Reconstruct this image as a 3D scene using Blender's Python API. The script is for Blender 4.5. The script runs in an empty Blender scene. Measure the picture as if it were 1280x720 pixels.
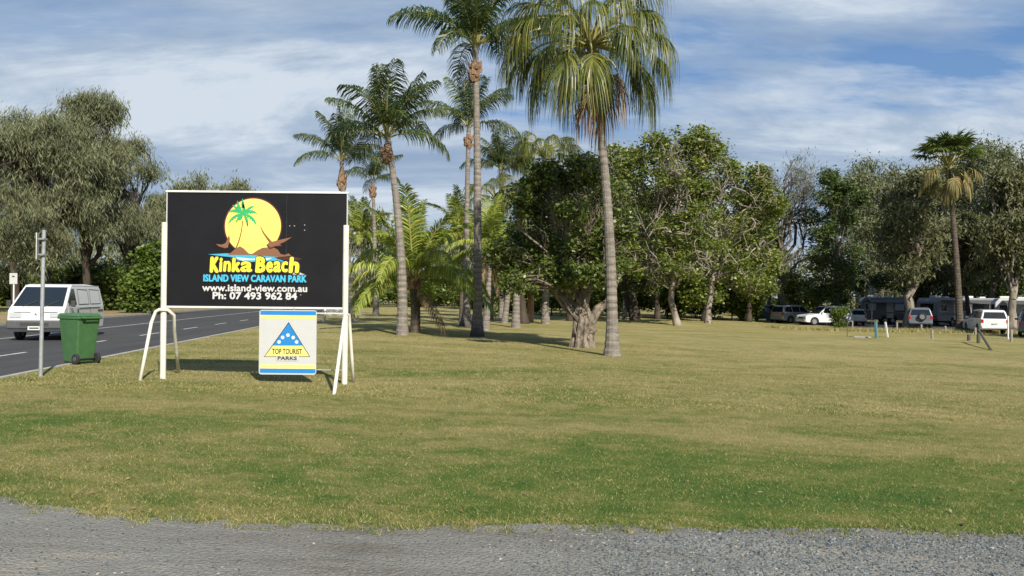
import bpy, bmesh, math, random
import numpy as np
from mathutils import Vector, Matrix
PI = math.pi
R = math.radians
scene = bpy.context.scene
col = scene.collection

# ------------------------------------------------------------------ camera
F = 1065.0
PITCH, ROLL, CZ = R(0.43), R(-0.55), 1.55
cam_d = bpy.data.cameras.new('camera')
cam_d.sensor_width = 36.0
cam_d.lens = F / 1280 * 36
cam_d.clip_start = 0.1
cam_d.clip_end = 3000
cam = bpy.data.objects.new('camera', cam_d)
col.objects.link(cam)
cam.location = (0, 0, CZ)
cam.rotation_euler = (PI / 2 + PITCH, ROLL, 0)
scene.camera = cam

# ------------------------------------------------------------------ light
SUN_EL, SUN_AZ = R(36), R(23)          # light travels back and to the left
sd = bpy.data.lights.new('sun', 'SUN')
sd.energy = 4.9
sd.angle = R(0.55)
sd.color = (1.0, 0.93, 0.80)
sun = bpy.data.objects.new('sun', sd)
col.objects.link(sun)
ldir = Vector((-math.sin(SUN_AZ) * math.cos(SUN_EL), math.cos(SUN_AZ) * math.cos(SUN_EL), -math.sin(SUN_EL)))
sun.rotation_euler = ldir.to_track_quat('-Z', 'Y').to_euler()
scene.view_settings.view_transform = 'Standard'
scene.view_settings.look = 'None'
scene.view_settings.gamma = 1
scene.view_settings.exposure = 0.66
scene.view_settings.use_curve_mapping = False

world = bpy.data.worlds.new('World')
scene.world = world
world.use_nodes = True
nt = world.node_tree
nt.nodes.clear()


class NT:
    """tiny helper for writing node trees"""
    def __init__(s, nt): s.nt = nt
    def n(s, typ, **kw):
        nd = s.nt.nodes.new(typ)
        for k, v in kw.items(): setattr(nd, k, v)
        return nd
    def put(s, inp, v):
        if isinstance(v, bpy.types.NodeSocket): s.nt.links.new(v, inp)
        elif v is not None: inp.default_value = v
    def math(s, op, a, b=None, c=None, clamp=False):
        nd = s.n('ShaderNodeMath', operation=op); nd.use_clamp = clamp
        s.put(nd.inputs[0], a); s.put(nd.inputs[1], b); s.put(nd.inputs[2], c)
        return nd.outputs[0]
    def noise(s, vec, scale, detail=4, rough=0.55, dist=0.0):
        nd = s.n('ShaderNodeTexNoise')
        s.put(nd.inputs['Vector'], vec); nd.inputs['Scale'].default_value = scale
        nd.inputs['Detail'].default_value = detail; nd.inputs['Roughness'].default_value = rough
        nd.inputs['Distortion'].default_value = dist
        return nd.outputs['Fac']
    def ramp(s, fac, stops, interp='LINEAR'):
        nd = s.n('ShaderNodeValToRGB'); nd.color_ramp.interpolation = interp
        e = nd.color_ramp.elements
        while len(e) < len(stops): e.new(0.5)
        for i, (p, c) in enumerate(stops):
            e[i].position = p
            e[i].color = (c, c, c, 1) if not hasattr(c, '__len__') else (*c, 1)
        s.put(nd.inputs[0], fac)
        return nd.outputs[0]
    def mix(s, fac, a, b, mode='MIX'):
        nd = s.n('ShaderNodeMix', data_type='RGBA', blend_type=mode)
        s.put(nd.inputs['Factor'], fac)
        for k, v in ((6, a), (7, b)):
            if hasattr(v, '__len__') and len(v) == 3: v = (*v, 1)
            s.put(nd.inputs[k], v)
        return nd.outputs[2]
    def mapping(s, vec, scale=(1, 1, 1), loc=(0, 0, 0), rot=(0, 0, 0)):
        nd = s.n('ShaderNodeMapping'); s.put(nd.inputs[0], vec)
        nd.inputs['Scale'].default_value = scale; nd.inputs['Location'].default_value = loc
        nd.inputs['Rotation'].default_value = rot
        return nd.outputs[0]


W = NT(nt)
SKYOFF = (6.6, 8.2, 0)
sky = W.n('ShaderNodeTexSky', sky_type='NISHITA')
sky.sun_disc = False
sky.sun_elevation = SUN_EL
sky.sun_rotation = math.atan2(-ldir.x, -ldir.y)
sky.air_density = 1.0
sky.dust_density = 0.4
sky.ozone_density = 2.0
tc = W.n('ShaderNodeTexCoord')
sep = W.n('ShaderNodeSeparateXYZ')
W.put(sep.inputs[0], tc.outputs['Generated'])
zz = W.math('ADD', W.math('MAXIMUM', sep.outputs[2], 0.0), 0.30)
comb = W.n('ShaderNodeCombineXYZ')
W.put(comb.inputs[0], W.math('DIVIDE', sep.outputs[0], zz))
W.put(comb.inputs[1], W.math('DIVIDE', sep.outputs[1], zz))
plane = comb.outputs[0]
m1 = W.mapping(plane, (0.75, 1.5, 1), SKYOFF, (0, 0, 0.10))
n1 = W.noise(m1, 1.0, 6, 0.55, 0.35)
m2 = W.mapping(plane, (0.6, 1.3, 1), (8.1, 4.4, 2), (0, 0, 0.1))
n2 = W.noise(m2, 2.3, 8, 0.60, 0.3)
dens = W.math('ADD', W.math('MULTIPLY', n1, 0.68), W.math('MULTIPLY', n2, 0.32))
# a little more cloud cover low down
dens = W.math('ADD', dens, W.math('MULTIPLY', W.math('SUBTRACT', 0.42, sep.outputs[2]), 0.22))
cover = W.ramp(dens, [(0.43, 0.03), (0.48, 0.64), (0.535, 0.97)])
m3 = W.mapping(plane, (0.8, 1.8, 1), (1.3, 7.7, 5))
shade = W.noise(m3, 1.6, 8, 0.62, 0.4)
ccol = W.ramp(shade, [(0.36, (3.6, 4.8, 6.7)), (0.48, (4.9, 6.1, 7.7)), (0.59, (7.8, 8.7, 9.7))])
bl = W.mix(0.6, sky.outputs[0], (1.7, 3.8, 7.9))
skycol = W.mix(cover, bl, ccol)
bg = W.n('ShaderNodeBackground')
W.put(bg.inputs[0], skycol)
bg.inputs[1].default_value = 0.054
wo = W.n('ShaderNodeOutputWorld')
nt.links.new(bg.outputs[0], wo.inputs[0])

# ------------------------------------------------------------------ pixel to world helpers
_cp, _sp, _cr, _sr = math.cos(PITCH), math.sin(PITCH), math.cos(-ROLL), math.sin(-ROLL)
def raydir(px, py):
    u, v = (px - 640) / F, (360 - py) / F
    f = Vector((0, _cp, _sp)); r0 = Vector((1, 0, 0)); u0 = Vector((0, -_sp, _cp))
    r = r0 * _cr + u0 * _sr; up = -r0 * _sr + u0 * _cr
    return f + r * u + up * v
def ray(px, py, Y):
    d = raydir(px, py)
    k = Y / d.y
    return Vector((d.x * k, Y, CZ + d.z * k))

def T(x, y):
    """height of the ground (vectorised)"""
    x = np.asarray(x, float); y = np.asarray(y, float)
    s = np.clip(x + 6.5, 0, 31.7)
    z = -0.03 * s
    w = np.clip((x + 6.0) / 4, 0, 1) * np.clip((25.2 - x) / 4, 0, 1) * np.clip((y - 7) / 6, 0, 1)
    z = z + w * (0.012 * np.sin(x * 0.55 + 1) * np.sin(y * 0.4) + 0.04 * np.sin(x * 0.17 + y * 0.11))
    z = z + 0.32 * np.exp(-(((x - 12.3) / 3.2) ** 2 + ((y - 63) / 3.5) ** 2))
    z = z + 0.10 * np.exp(-(((x - 2.0) / 1.2) ** 2 + ((y - 39) / 1.2) ** 2))
    return z
def Tz(x, y): return float(T(x, y))
def gp(px, py):
    """point of the ground seen at a pixel"""
    d = raydir(px, py)
    t = 3.0
    while t < 400:
        if CZ + d.z * t < Tz(d.x * t, d.y * t): break
        t += 0.05
    return Vector((d.x * t, d.y * t, Tz(d.x * t, d.y * t)))
def gd(px, D):
    """ground point under pixel column px at distance D"""
    x = ray(px, 390, D).x
    return Vector((x, D, Tz(x, D)))
EDGE = lambda y: -7.45 - 0.1 * y          # near kerb line of the road
FAR = 11.9                                # road width

# ------------------------------------------------------------------ mesh helpers
class MB:
    def __init__(s): s.v = []; s.f = []; s.nv = 0
    def add(s, v, f, m=0):
        v = np.asarray(v, float).reshape(-1, 3); f = np.asarray(f, int)
        if f.ndim == 1: f = f[None, :]
        s.v.append(v); s.f.append((f + s.nv, m)); s.nv += len(v)
        return s
    def mesh(s, name, mats, smooth=False):
        me = bpy.data.meshes.new(name)
        v = np.concatenate(s.v); me.vertices.add(len(v)); me.vertices.foreach_set('co', v.astype(np.float32).ravel())
        loops = np.concatenate([f.ravel() for f, m in s.f]); tot = np.concatenate([np.full(len(f), f.shape[1]) for f, m in s.f])
        me.loops.add(len(loops)); me.loops.foreach_set('vertex_index', loops.astype(np.int32))
        me.polygons.add(len(tot))
        me.polygons.foreach_set('loop_start', (np.cumsum(tot) - tot).astype(np.int32))
        me.polygons.foreach_set('material_index', np.concatenate([np.full(len(f), m) for f, m in s.f]).astype(np.int32))
        me.polygons.foreach_set('use_smooth', np.full(len(tot), bool(smooth)))
        me.update(calc_edges=True)
        for m in (mats if isinstance(mats, (list, tuple)) else [mats]): me.materials.append(m)
        return me
    def tube(s, pts, rads, n=8, cap=True, m=0):
        pts = np.asarray([tuple(p) for p in pts], float); k = len(pts)
        rads = np.broadcast_to(rads, (k,)) if not hasattr(rads, '__len__') else np.asarray(rads, float)
        tan = np.gradient(pts, axis=0); tan /= np.linalg.norm(tan, axis=1)[:, None] + 1e-12
        ref = np.array([0, 0, 1.]) if abs(tan[0][2]) < 0.9 else np.array([1., 0, 0])
        a = np.cross(tan[0], ref); a /= np.linalg.norm(a)
        th = np.arange(n) * 2 * PI / n
        out = []
        for i in range(k):
            a = a - tan[i] * a.dot(tan[i]); a /= np.linalg.norm(a) + 1e-12
            b = np.cross(tan[i], a)
            out.append(pts[i] + rads[i] * (np.cos(th)[:, None] * a + np.sin(th)[:, None] * b))
        v = np.concatenate(out)
        i0 = (np.arange(k - 1)[:, None] * n + np.arange(n)[None, :]).ravel()
        i1 = (np.arange(k - 1)[:, None] * n + (np.arange(n)[None, :] + 1) % n).ravel()
        s.add(v, np.stack([i0, i1, i1 + n, i0 + n], 1), m)
        if cap:
            s.f.append((np.arange(n)[::-1][None, :] + s.nv - k * n, m)); s.f.append((np.arange(n)[None, :] + s.nv - n, m))
        return s
    def box(s, c, d, rz=0.0, m=0, top=1.0):
        x, y, z = d[0] / 2, d[1] / 2, d[2] / 2
        v = np.array([(-x, -y, -z), (x, -y, -z), (x, y, -z), (-x, y, -z), (-x * top, -y * top, z), (x * top, -y * top, z), (x * top, y * top, z), (-x * top, y * top, z)])
        ca, sa = math.cos(rz), math.sin(rz)
        v = v @ np.array([[ca, sa, 0], [-sa, ca, 0], [0, 0, 1]]) + np.array(tuple(c))
        return s.add(v, [(0, 3, 2, 1), (4, 5, 6, 7), (0, 1, 5, 4), (1, 2, 6, 5), (2, 3, 7, 6), (3, 0, 4, 7)], m)
    def prism(s, poly, o, a, b, depth, m=0):
        """polygon (2-D) in the plane spanned by unit vectors a, b at o, extruded by vector depth"""
        o, a, b, depth = [np.array(tuple(q), float) for q in (o, a, b, depth)]
        p = np.array([o + a * q[0] + b * q[1] for q in poly]); n = len(p)
        s.add(np.concatenate([p, p + depth]), np.array([[i, (i + 1) % n, (i + 1) % n + n, i + n] for i in range(n)]), m)
        s.f.append((np.arange(n)[::-1][None, :] + s.nv - 2 * n, m)); s.f.append((np.arange(n)[None, :] + s.nv - n, m))
        return s

def obj(name, mb, mats, parent=None, smooth=False, loc=None, rot=None, bevel=0, kind=None, label=None, segs=2):
    me = mb if isinstance(mb, bpy.types.Mesh) else mb.mesh(name, mats, smooth)
    o = bpy.data.objects.new(name, me); col.objects.link(o)
    if parent: o.parent = parent
    if loc is not None: o.location = loc
    if rot is not None: o.rotation_euler = rot
    if kind: o['kind'] = kind
    if label: o['label'] = label
    if bevel:
        # fix normals then bevel
        bm = bmesh.new(); bm.from_mesh(me); bmesh.ops.recalc_face_normals(bm, faces=bm.faces); bm.to_mesh(me); bm.free()
        md = o.modifiers.new('bevel', 'BEVEL'); md.width = bevel; md.segments = segs; md.limit_method = 'ANGLE'; md.angle_limit = R(28)
        md.use_clamp_overlap = True
    return o
def fixn(o):
    bm = bmesh.new(); bm.from_mesh(o.data); bmesh.ops.recalc_face_normals(bm, faces=bm.faces); bm.to_mesh(o.data); bm.free()
    return o
def tag(o, label, cat, group=None, kind=None):
    o['label'] = label; o['category'] = cat
    if group: o['group'] = group
    if kind: o['kind'] = kind
    return o
def thing(name, label, cat, loc=(0, 0, 0), rz=0, group=None):
    o = bpy.data.objects.new(name, None); col.objects.link(o)
    o.empty_display_size = 0.2; o.location = loc; o.rotation_euler = (0, 0, rz)
    return tag(o, label, cat, group)
def dup(root, loc, rz=0, label=None):
    c = root.copy(); col.objects.link(c); c.location = loc; c.rotation_euler = (0, 0, rz)
    if label: c['label'] = label
    for ch in list(root.children):
        d = ch.copy(); col.objects.link(d); d.parent = c
        for g in list(ch.children):
            e = g.copy(); col.objects.link(e); e.parent = d
    return c

# ------------------------------------------------------------------ materials
def mat(name):
    m = bpy.data.materials.new(name); m.use_nodes = True
    m.node_tree.nodes.clear()
    N = NT(m.node_tree)
    out = N.n('ShaderNodeOutputMaterial')
    return m, N, out
def pbsdf(N, out, colr, rough=0.6, metal=0.0, spec=0.5, bump=None, bdist=0.01, bstr=1.0, coat=0.0):
    b = N.n('ShaderNodeBsdfPrincipled')
    N.put(b.inputs['Base Color'], (*colr, 1) if hasattr(colr, '__len__') and len(colr) == 3 else colr)
    N.put(b.inputs['Roughness'], rough); b.inputs['Metallic'].default_value = metal
    b.inputs['Specular IOR Level'].default_value = spec
    b.inputs['Coat Weight'].default_value = coat
    if bump is not None:
        bp = N.n('ShaderNodeBump'); bp.inputs['Distance'].default_value = bdist; bp.inputs['Strength'].default_value = bstr
        N.put(bp.inputs['Height'], bump); N.put(b.inputs['Normal'], bp.outputs[0])
    N.nt.links.new(b.outputs[0], out.inputs[0])
    return b
def simple(name, c, rough=0.5, metal=0.0, dirt=0.12, scale=6, coat=0.0, spec=0.5):
    """paint, plastic or metal with faint uneven wear"""
    m, N, out = mat(name)
    c = tuple(x * 0.80 for x in c)
    t = N.n('ShaderNodeTexCoord').outputs['Object']
    n = N.noise(t, scale, 5, 0.6)
    n2 = N.noise(t, scale * 7, 3, 0.6)
    f = N.math('ADD', N.math('MULTIPLY', n, 0.7), N.math('MULTIPLY', n2, 0.3))
    c1 = tuple(x * (1 - dirt * 1.4) for x in c)
    cc = N.ramp(f, [(0.35, c1), (0.6, c)])
    pbsdf(N, out, cc, N.math('ADD', rough - 0.05, N.math('MULTIPLY', n, 0.12)), metal, spec, coat=coat)
    return m
def leafmat(name, stops, trans=0.35, rough=0.5, patch=0.5):
    """leaf with a hue of its own per leaf and per clump, light shining through"""
    m, N, out = mat(name)
    g = N.n('ShaderNodeNewGeometry')
    n = N.noise(g.outputs['Position'], patch, 2, 0.5)
    f = N.math('ADD', N.math('MULTIPLY', g.outputs['Random Per Island'], 0.5), N.math('MULTIPLY', n, 0.6))
    c = N.ramp(f, [(0.1, stops[0]), (0.5, stops[1]), (0.9, stops[2])])
    b = N.n('ShaderNodeBsdfPrincipled'); N.put(b.inputs['Base Color'], c)
    b.inputs['Roughness'].default_value = rough; b.inputs['Specular IOR Level'].default_value = 0.35
    t = N.n('ShaderNodeBsdfTranslucent')
    N.put(t.inputs[0], N.mix(1.0, c, (1.0, 1.15, 0.5), 'MULTIPLY'))
    x = N.n('ShaderNodeMixShader'); x.inputs[0].default_value = trans
    N.nt.links.new(b.outputs[0], x.inputs[1]); N.nt.links.new(t.outputs[0], x.inputs[2]); N.nt.links.new(x.outputs[0], out.inputs[0])
    return m
def barkmat(name, c1, c2, scale=3.0, stretch=0.25, dark_foot=False, bump=0.02, rings=False):
    m, N, out = mat(name)
    c1 = tuple(x * 0.8 for x in c1); c2 = tuple(x * 0.85 for x in c2)
    t = N.n('ShaderNodeTexCoord').outputs['Object']
    v = N.mapping(t, (1, 1, stretch))
    n = N.noise(v, scale, 7, 0.65)
    n2 = N.noise(t, scale * 9, 4, 0.6)
    f = N.math('ADD', N.math('MULTIPLY', n, 0.65), N.math('MULTIPLY', n2, 0.35))
    c = N.ramp(f, [(0.36, c1), (0.62, c2)])
    if rings:     # leaf scars ringing a palm trunk
        wv = N.n('ShaderNodeTexWave', wave_type='BANDS', bands_direction='Z', wave_profile='SAW'); N.put(wv.inputs[0], t)
        wv.inputs['Scale'].default_value = 1.35; wv.inputs['Distortion'].default_value = 1.2; wv.inputs['Detail'].default_value = 3; wv.inputs['Detail Scale'].default_value = 1.5
        c = N.mix(1.0, c, N.ramp(wv.outputs['Fac'], [(0.0, 0.66), (0.2, 0.94), (0.8, 1.08), (1.0, 0.8)]), 'MULTIPLY')
    if dark_foot:      # trunk colour blends to near black towards the foot, with a noisy edge
        sp = N.n('ShaderNodeSeparateXYZ'); N.put(sp.inputs[0], t)
        h = N.math('ADD', sp.outputs[2], N.math('MULTIPLY', N.noise(N.mapping(t, (1, 1, 0.3)), 4, 4), 0.9))
        k = N.ramp(N.math('DIVIDE', h, 3.2), [(0.16, 1.0), (0.40, 0.0)])
        c = N.mix(k, c, (0.05, 0.046, 0.046))
    pbsdf(N, out, c, 0.85, 0, 0.25, bump=f, bdist=bump)
    return m

def lawn_colour(N, pos):
    """patchy couch grass: straw, olive and green, following one map for the ground sheet and the blades"""
    big = N.noise(N.mapping(pos, (0.20, 0.36, 0.0), (4.2, 1.7, 0)), 1.0, 6, 0.62, 0.8)
    mid = N.noise(N.mapping(pos, (0.9, 1.1, 0.0)), 1.9, 5, 0.7, 0.6)
    fine = N.noise(N.mapping(pos, (1, 1, 0.0)), 26, 3, 0.7)
    sp = N.n('ShaderNodeSeparateXYZ'); N.put(sp.inputs[0], pos)
    # greener belt a few metres in from the gravel, straw further out
    belt = N.ramp(N.math('DIVIDE', sp.outputs[1], 60), [(0.10, 0.02), (0.115, -0.0), (0.14, 0.0), (0.19, 0.0), (0.30, 0.0)])
    near = N.ramp(N.math('DIVIDE', sp.outputs[1], 60), [(0.098, 0.55), (0.112, 1.0), (0.155, 0.85), (0.21, 0.0)])
    f = N.math('ADD', N.math('MULTIPLY', big, 0.52), N.math('MULTIPLY', mid, 0.38))
    f = N.math('ADD', f, N.math('MULTIPLY', fine, 0.19))
    f = N.math('SUBTRACT', f, N.math('MULTIPLY', near, 0.09))
    far_ = N.ramp(N.math('DIVIDE', sp.outputs[1], 60), [(0.22, 0.0), (0.5, 1.0)])
    f = N.math('ADD', f, N.math('MULTIPLY', far_, 0.055))
    return f
LAWN_STOPS = [(0.36, (0.050, 0.115, 0.022)), (0.455, (0.118, 0.158, 0.034)), (0.54, (0.232, 0.212, 0.075)), (0.68, (0.35, 0.295, 0.135))]

def make_ground_mat():
    m, N, out = mat('ground_turf')
    g = N.n('ShaderNodeNewGeometry').outputs['Position']
    f = lawn_colour(N, g)
    tuft = N.noise(g, 60, 3, 0.7)
    c = N.ramp(f, LAWN_STOPS)
    dark = N.ramp(tuft, [(0.35, 0.62), (0.6, 1.05)])
    c = N.mix(1.0, c, dark, 'MULTIPLY')
    pbsdf(N, out, c, 0.95, 0, 0.1, bump=tuft, bdist=0.03)
    return m
def make_blade_mat():
    m, N, out = mat('grass_blade')
    g = N.n('ShaderNodeNewGeometry')
    f = lawn_colour(N, g.outputs['Position'])
    f = N.math('ADD', f, N.math('MULTIPLY', N.math('SUBTRACT', g.outputs['Random Per Island'], 0.45), 0.30))
    c = N.ramp(f, LAWN_STOPS)
    fl = N.math('FRACT', N.math('MULTIPLY', g.outputs['Random Per Island'], 37.7))
    c = N.mix(N.math('MULTIPLY', N.math('GREATER_THAN', fl, 0.86), 0.75), c, (0.46, 0.40, 0.19))
    c = N.mix(N.math('MULTIPLY', N.math('LESS_THAN', fl, 0.12), 0.6), c, (0.07, 0.08, 0.022))
    c = N.mix(1.0, c, (1.15, 1.15, 1.15), 'MULTIPLY')
    b = N.n('ShaderNodeBsdfPrincipled'); N.put(b.inputs['Base Color'], c); b.inputs['Roughness'].default_value = 0.7
    b.inputs['Specular IOR Level'].default_value = 0.2
    t = N.n('ShaderNodeBsdfTranslucent'); N.put(t.inputs[0], c)
    x = N.n('ShaderNodeMixShader'); x.inputs[0].default_value = 0.35
    N.nt.links.new(b.outputs[0], x.inputs[1]); N.nt.links.new(t.outputs[0], x.inputs[2]); N.nt.links.new(x.outputs[0], out.inputs[0])
    return m
M = {}
M['turf'] = make_ground_mat()
M['blade'] = make_blade_mat()

m, N, out = mat('asphalt'); g = N.n('ShaderNodeNewGeometry').outputs['Position']
a = N.noise(g, 90, 3, 0.7); b_ = N.noise(N.mapping(g, (1.0, 0.12, 1), rot=(0, 0, 0.1)), 1.4, 4, 0.6)
pbsdf(N, out, N.ramp(N.math('ADD', N.math('MULTIPLY', a, 0.4), N.math('MULTIPLY', b_, 0.6)), [(0.35, (0.036, 0.037, 0.039)), (0.65, (0.066, 0.065, 0.064))]), 0.9, 0, 0.25, bump=a, bdist=0.008)
M['asphalt'] = m
m, N, out = mat('driveway_gravel'); g = N.n('ShaderNodeNewGeometry').outputs['Position']
vo = N.n('ShaderNodeTexVoronoi'); N.put(vo.inputs['Vector'], g); vo.inputs['Scale'].default_value = 95
vo2 = N.n('ShaderNodeTexVoronoi'); N.put(vo2.inputs['Vector'], g); vo2.inputs['Scale'].default_value = 38
lo = N.noise(N.mapping(g, (0.5, 1.9, 1)), 1.0, 5, 0.6, 0.5)
fi = N.noise(g, 45, 4, 0.7)
sp = N.n('ShaderNodeSeparateXYZ'); N.put(sp.inputs[0], vo.outputs['Color'])
base = N.ramp(N.math('ADD', N.math('MULTIPLY', lo, 0.75), N.math('MULTIPLY', fi, 0.25)), [(0.34, (0.150, 0.134, 0.110)), (0.43, (0.205, 0.196, 0.172)), (0.56, (0.250, 0.247, 0.225)), (0.67, (0.35, 0.308, 0.24))])
grain = N.ramp(sp.outputs[0], [(0.0, 0.82), (0.5, 1.0), (0.95, 1.08), (1.0, 1.45)])
pbsdf(N, out, N.mix(1.0, N.mix(1.0, base, (0.80, 0.80, 0.80), 'MULTIPLY'), grain, 'MULTIPLY'), 0.95, 0, 0.15, bump=N.math('SUBTRACT', N.math('MULTIPLY', fi, 1.2), vo2.outputs['Distance']), bdist=0.012)
M['gravel'] = m
m, N, out = mat('stone_chip'); g = N.n('ShaderNodeNewGeometry')
pbsdf(N, out, N.ramp(g.outputs['Random Per Island'], [(0.0, (0.045, 0.052, 0.058)), (0.45, (0.100, 0.116, 0.122)), (0.97, (0.175, 0.195, 0.195)), (1.0, (0.36, 0.33, 0.28))]), 0.8, 0, 0.3)
M['stone'] = m
m, N, out = mat('verge_dirt'); g = N.n('ShaderNodeNewGeometry').outputs['Position']
a = N.noise(g, 0.9, 6, 0.7)
pbsdf(N, out, N.ramp(a, [(0.35, (0.12, 0.14, 0.045)), (0.5, (0.24, 0.18, 0.10)), (0.65, (0.34, 0.25, 0.16))]), 0.95, 0, 0.1)
M['dirt'] = m
M['concrete'] = simple('concrete', (0.42, 0.40, 0.36), 0.9, dirt=0.25, scale=3)
M['line'] = simple('road_paint', (0.66, 0.66, 0.63), 0.7, dirt=0.3, scale=5)
M['white'] = simple('white_paint', (0.74, 0.74, 0.71), 0.45, dirt=0.07)
M['cream'] = simple('cream_pole_paint', (0.80, 0.77, 0.66), 0.5, dirt=0.12, scale=4)
M['black'] = simple('black_panel', (0.010, 0.009, 0.011), 0.42, dirt=0.2, scale=1.5, spec=0.28)
M['ink'] = simple('black_ink', (0.012, 0.010, 0.012), 0.6, dirt=0.1)
M['galv'] = simple('galvanised_steel', (0.52, 0.54, 0.55), 0.42, metal=0.55, dirt=0.15, scale=12)
M['bin'] = simple('green_bin_plastic', (0.065, 0.165, 0.06), 0.42, dirt=0.18, scale=5)
M['rubber'] = simple('rubber', (0.022, 0.022, 0.023), 0.85, dirt=0.2)
M['dplast'] = simple('dark_plastic', (0.04, 0.041, 0.043), 0.6)
M['gplast'] = simple('grey_bumper_plastic', (0.085, 0.088, 0.095), 0.55)
M['glass'] = simple('dark_car_glass', (0.014, 0.018, 0.022), 0.06, dirt=0.05, spec=0.8)
M['lamp'] = simple('headlamp_glass', (0.55, 0.57, 0.58), 0.12, dirt=0.15, scale=20)
M['red'] = simple('red_lamp', (0.45, 0.02, 0.02), 0.2)
M['orange'] = simple('orange_lamp', (0.75, 0.20, 0.03), 0.2)
M['rim'] = simple('steel_rim', (0.35, 0.36, 0.37), 0.4, metal=0.5)
M['pwhite'] = simple('white_car_paint', (0.76, 0.77, 0.77), 0.28, dirt=0.05, coat=0.5, scale=2)
M['psilver'] = simple('silver_car_paint', (0.42, 0.44, 0.46), 0.32, metal=0.35, dirt=0.06, coat=0.5, scale=2)
M['pblue'] = simple('blue_car_paint', (0.08, 0.15, 0.21), 0.3, dirt=0.08, coat=0.5, scale=2)
M['pgrey'] = simple('grey_car_paint', (0.13, 0.15, 0.17), 0.3, dirt=0.08, coat=0.5, scale=2)
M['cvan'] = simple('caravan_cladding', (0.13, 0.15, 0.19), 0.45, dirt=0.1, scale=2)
M['cvanw'] = simple('white_caravan_cladding', (0.62, 0.64, 0.66), 0.4, dirt=0.1, scale=2)
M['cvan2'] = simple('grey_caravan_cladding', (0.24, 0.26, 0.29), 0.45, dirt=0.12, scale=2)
M['canvas'] = simple('grey_canvas', (0.09, 0.095, 0.10), 0.9, dirt=0.15)
M['log'] = simple('weathered_post', (0.34, 0.31, 0.26), 0.9, dirt=0.3, scale=9)
M['logdark'] = simple('dark_post', (0.11, 0.10, 0.085), 0.9, dirt=0.3, scale=9)
M['bluepost'] = simple('blue_green_post', (0.10, 0.25, 0.30), 0.6)
M['render'] = simple('yellow_render', (0.72, 0.56, 0.30), 0.85, dirt=0.08, scale=1)
M['roof'] = simple('grey_roof', (0.30, 0.30, 0.31), 0.6)
# sign inks
for k, c in dict(sunc=(0.90, 0.56, 0.13), sunb=(0.93, 0.63, 0.13), ora=(0.88, 0.42, 0.14), maroon=(0.07, 0.014, 0.010), brown=(0.23, 0.105, 0.05), pgreen=(0.03, 0.42, 0.13), water=(0.05, 0.42, 0.62), foam=(0.62, 0.78, 0.82),
                 yel=(0.93, 0.80, 0.05), cyan=(0.05, 0.52, 0.80), gtext=(0.62, 0.62, 0.62), sblue=(0.012, 0.22, 0.58), syel=(0.88, 0.75, 0.22), swhite=(0.54, 0.55, 0.54), tname=(0.07, 0.05, 0.01)).items():
    M[k] = simple('ink_' + k, c, 0.5, dirt=0.04)
m, N, out = mat('ink_sun_disc'); t = N.n('ShaderNodeTexCoord').outputs['Generated']
gr = N.n('ShaderNodeTexGradient', gradient_type='SPHERICAL'); N.put(gr.inputs[0], N.mapping(t, (1.7, 1.7, 1.7), (-0.85, 0, -0.75)))
pbsdf(N, out, N.ramp(gr.outputs['Fac'], [(0.0, (0.88, 0.47, 0.14)), (0.45, (0.92, 0.66, 0.12)), (0.9, (0.93, 0.78, 0.14))]), 0.5)
M['sun'] = m

M['coco'] = leafmat('coconut_leaflet', [(0.014, 0.032, 0.014), (0.030, 0.058, 0.016), (0.13, 0.15, 0.04)], 0.30, 0.42, 0.8)
M['cocoy'] = leafmat('young_palm_leaflet', [(0.05, 0.095, 0.018), (0.19, 0.25, 0.038), (0.46, 0.45, 0.10)], 0.35, 0.42, 0.7)
M['skirt'] = leafmat('drying_fan_segment', [(0.06, 0.055, 0.02), (0.19, 0.16, 0.05), (0.36, 0.29, 0.12)], 0.25, 0.55, 0.9)
M['dead'] = leafmat('dead_palm_leaf', [(0.10, 0.06, 0.035), (0.22, 0.14, 0.08), (0.36, 0.27, 0.17)], 0.2, 0.7, 1.0)
M['fan'] = leafmat('fan_palm_segment', [(0.022, 0.042, 0.010), (0.085, 0.108, 0.020), (0.27, 0.25, 0.055)], 0.32, 0.38, 0.9)
M['fan2'] = leafmat('stiff_fan_segment', [(0.030, 0.062, 0.018), (0.085, 0.12, 0.03), (0.20, 0.20, 0.06)], 0.3, 0.45, 0.8)
M['rachis'] = simple('palm_rib', (0.36, 0.33, 0.10), 0.5, dirt=0.3)
M['husk'] = barkmat('palm_husk', (0.08, 0.045, 0.025), (0.36, 0.235, 0.145), 5, 0.6)
M['ptrunk'] = barkmat('palm_trunk', (0.13, 0.112, 0.095), (0.285, 0.255, 0.22), 3.0, 3.0, rings=True)
M['ptrunkd'] = barkmat('dark_footed_palm_trunk', (0.13, 0.112, 0.095), (0.285, 0.255, 0.22), 3.0, 3.0, dark_foot=True, rings=True)
M['ptrunkb'] = barkmat('dark_palm_trunk', (0.05, 0.04, 0.032), (0.13, 0.105, 0.08), 5, 0.8)
M['orangebark'] = barkmat('peeling_orange_bark', (0.20, 0.11, 0.06), (0.50, 0.33, 0.19), 4, 0.4)
M['gnarl'] = barkmat('gnarled_pale_bark', (0.03, 0.022, 0.015), (0.40, 0.335, 0.26), 6.5, 0.7, bump=0.10)
M['bark'] = barkmat('grey_bark', (0.07, 0.06, 0.05), (0.19, 0.165, 0.14), 3, 0.25)
M['darkbark'] = barkmat('dark_bark', (0.028, 0.022, 0.018), (0.085, 0.066, 0.05), 3, 0.25)
M['paper'] = barkmat('paperbark', (0.09, 0.074, 0.058), (0.37, 0.325, 0.27), 2.2, 0.3)
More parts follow.
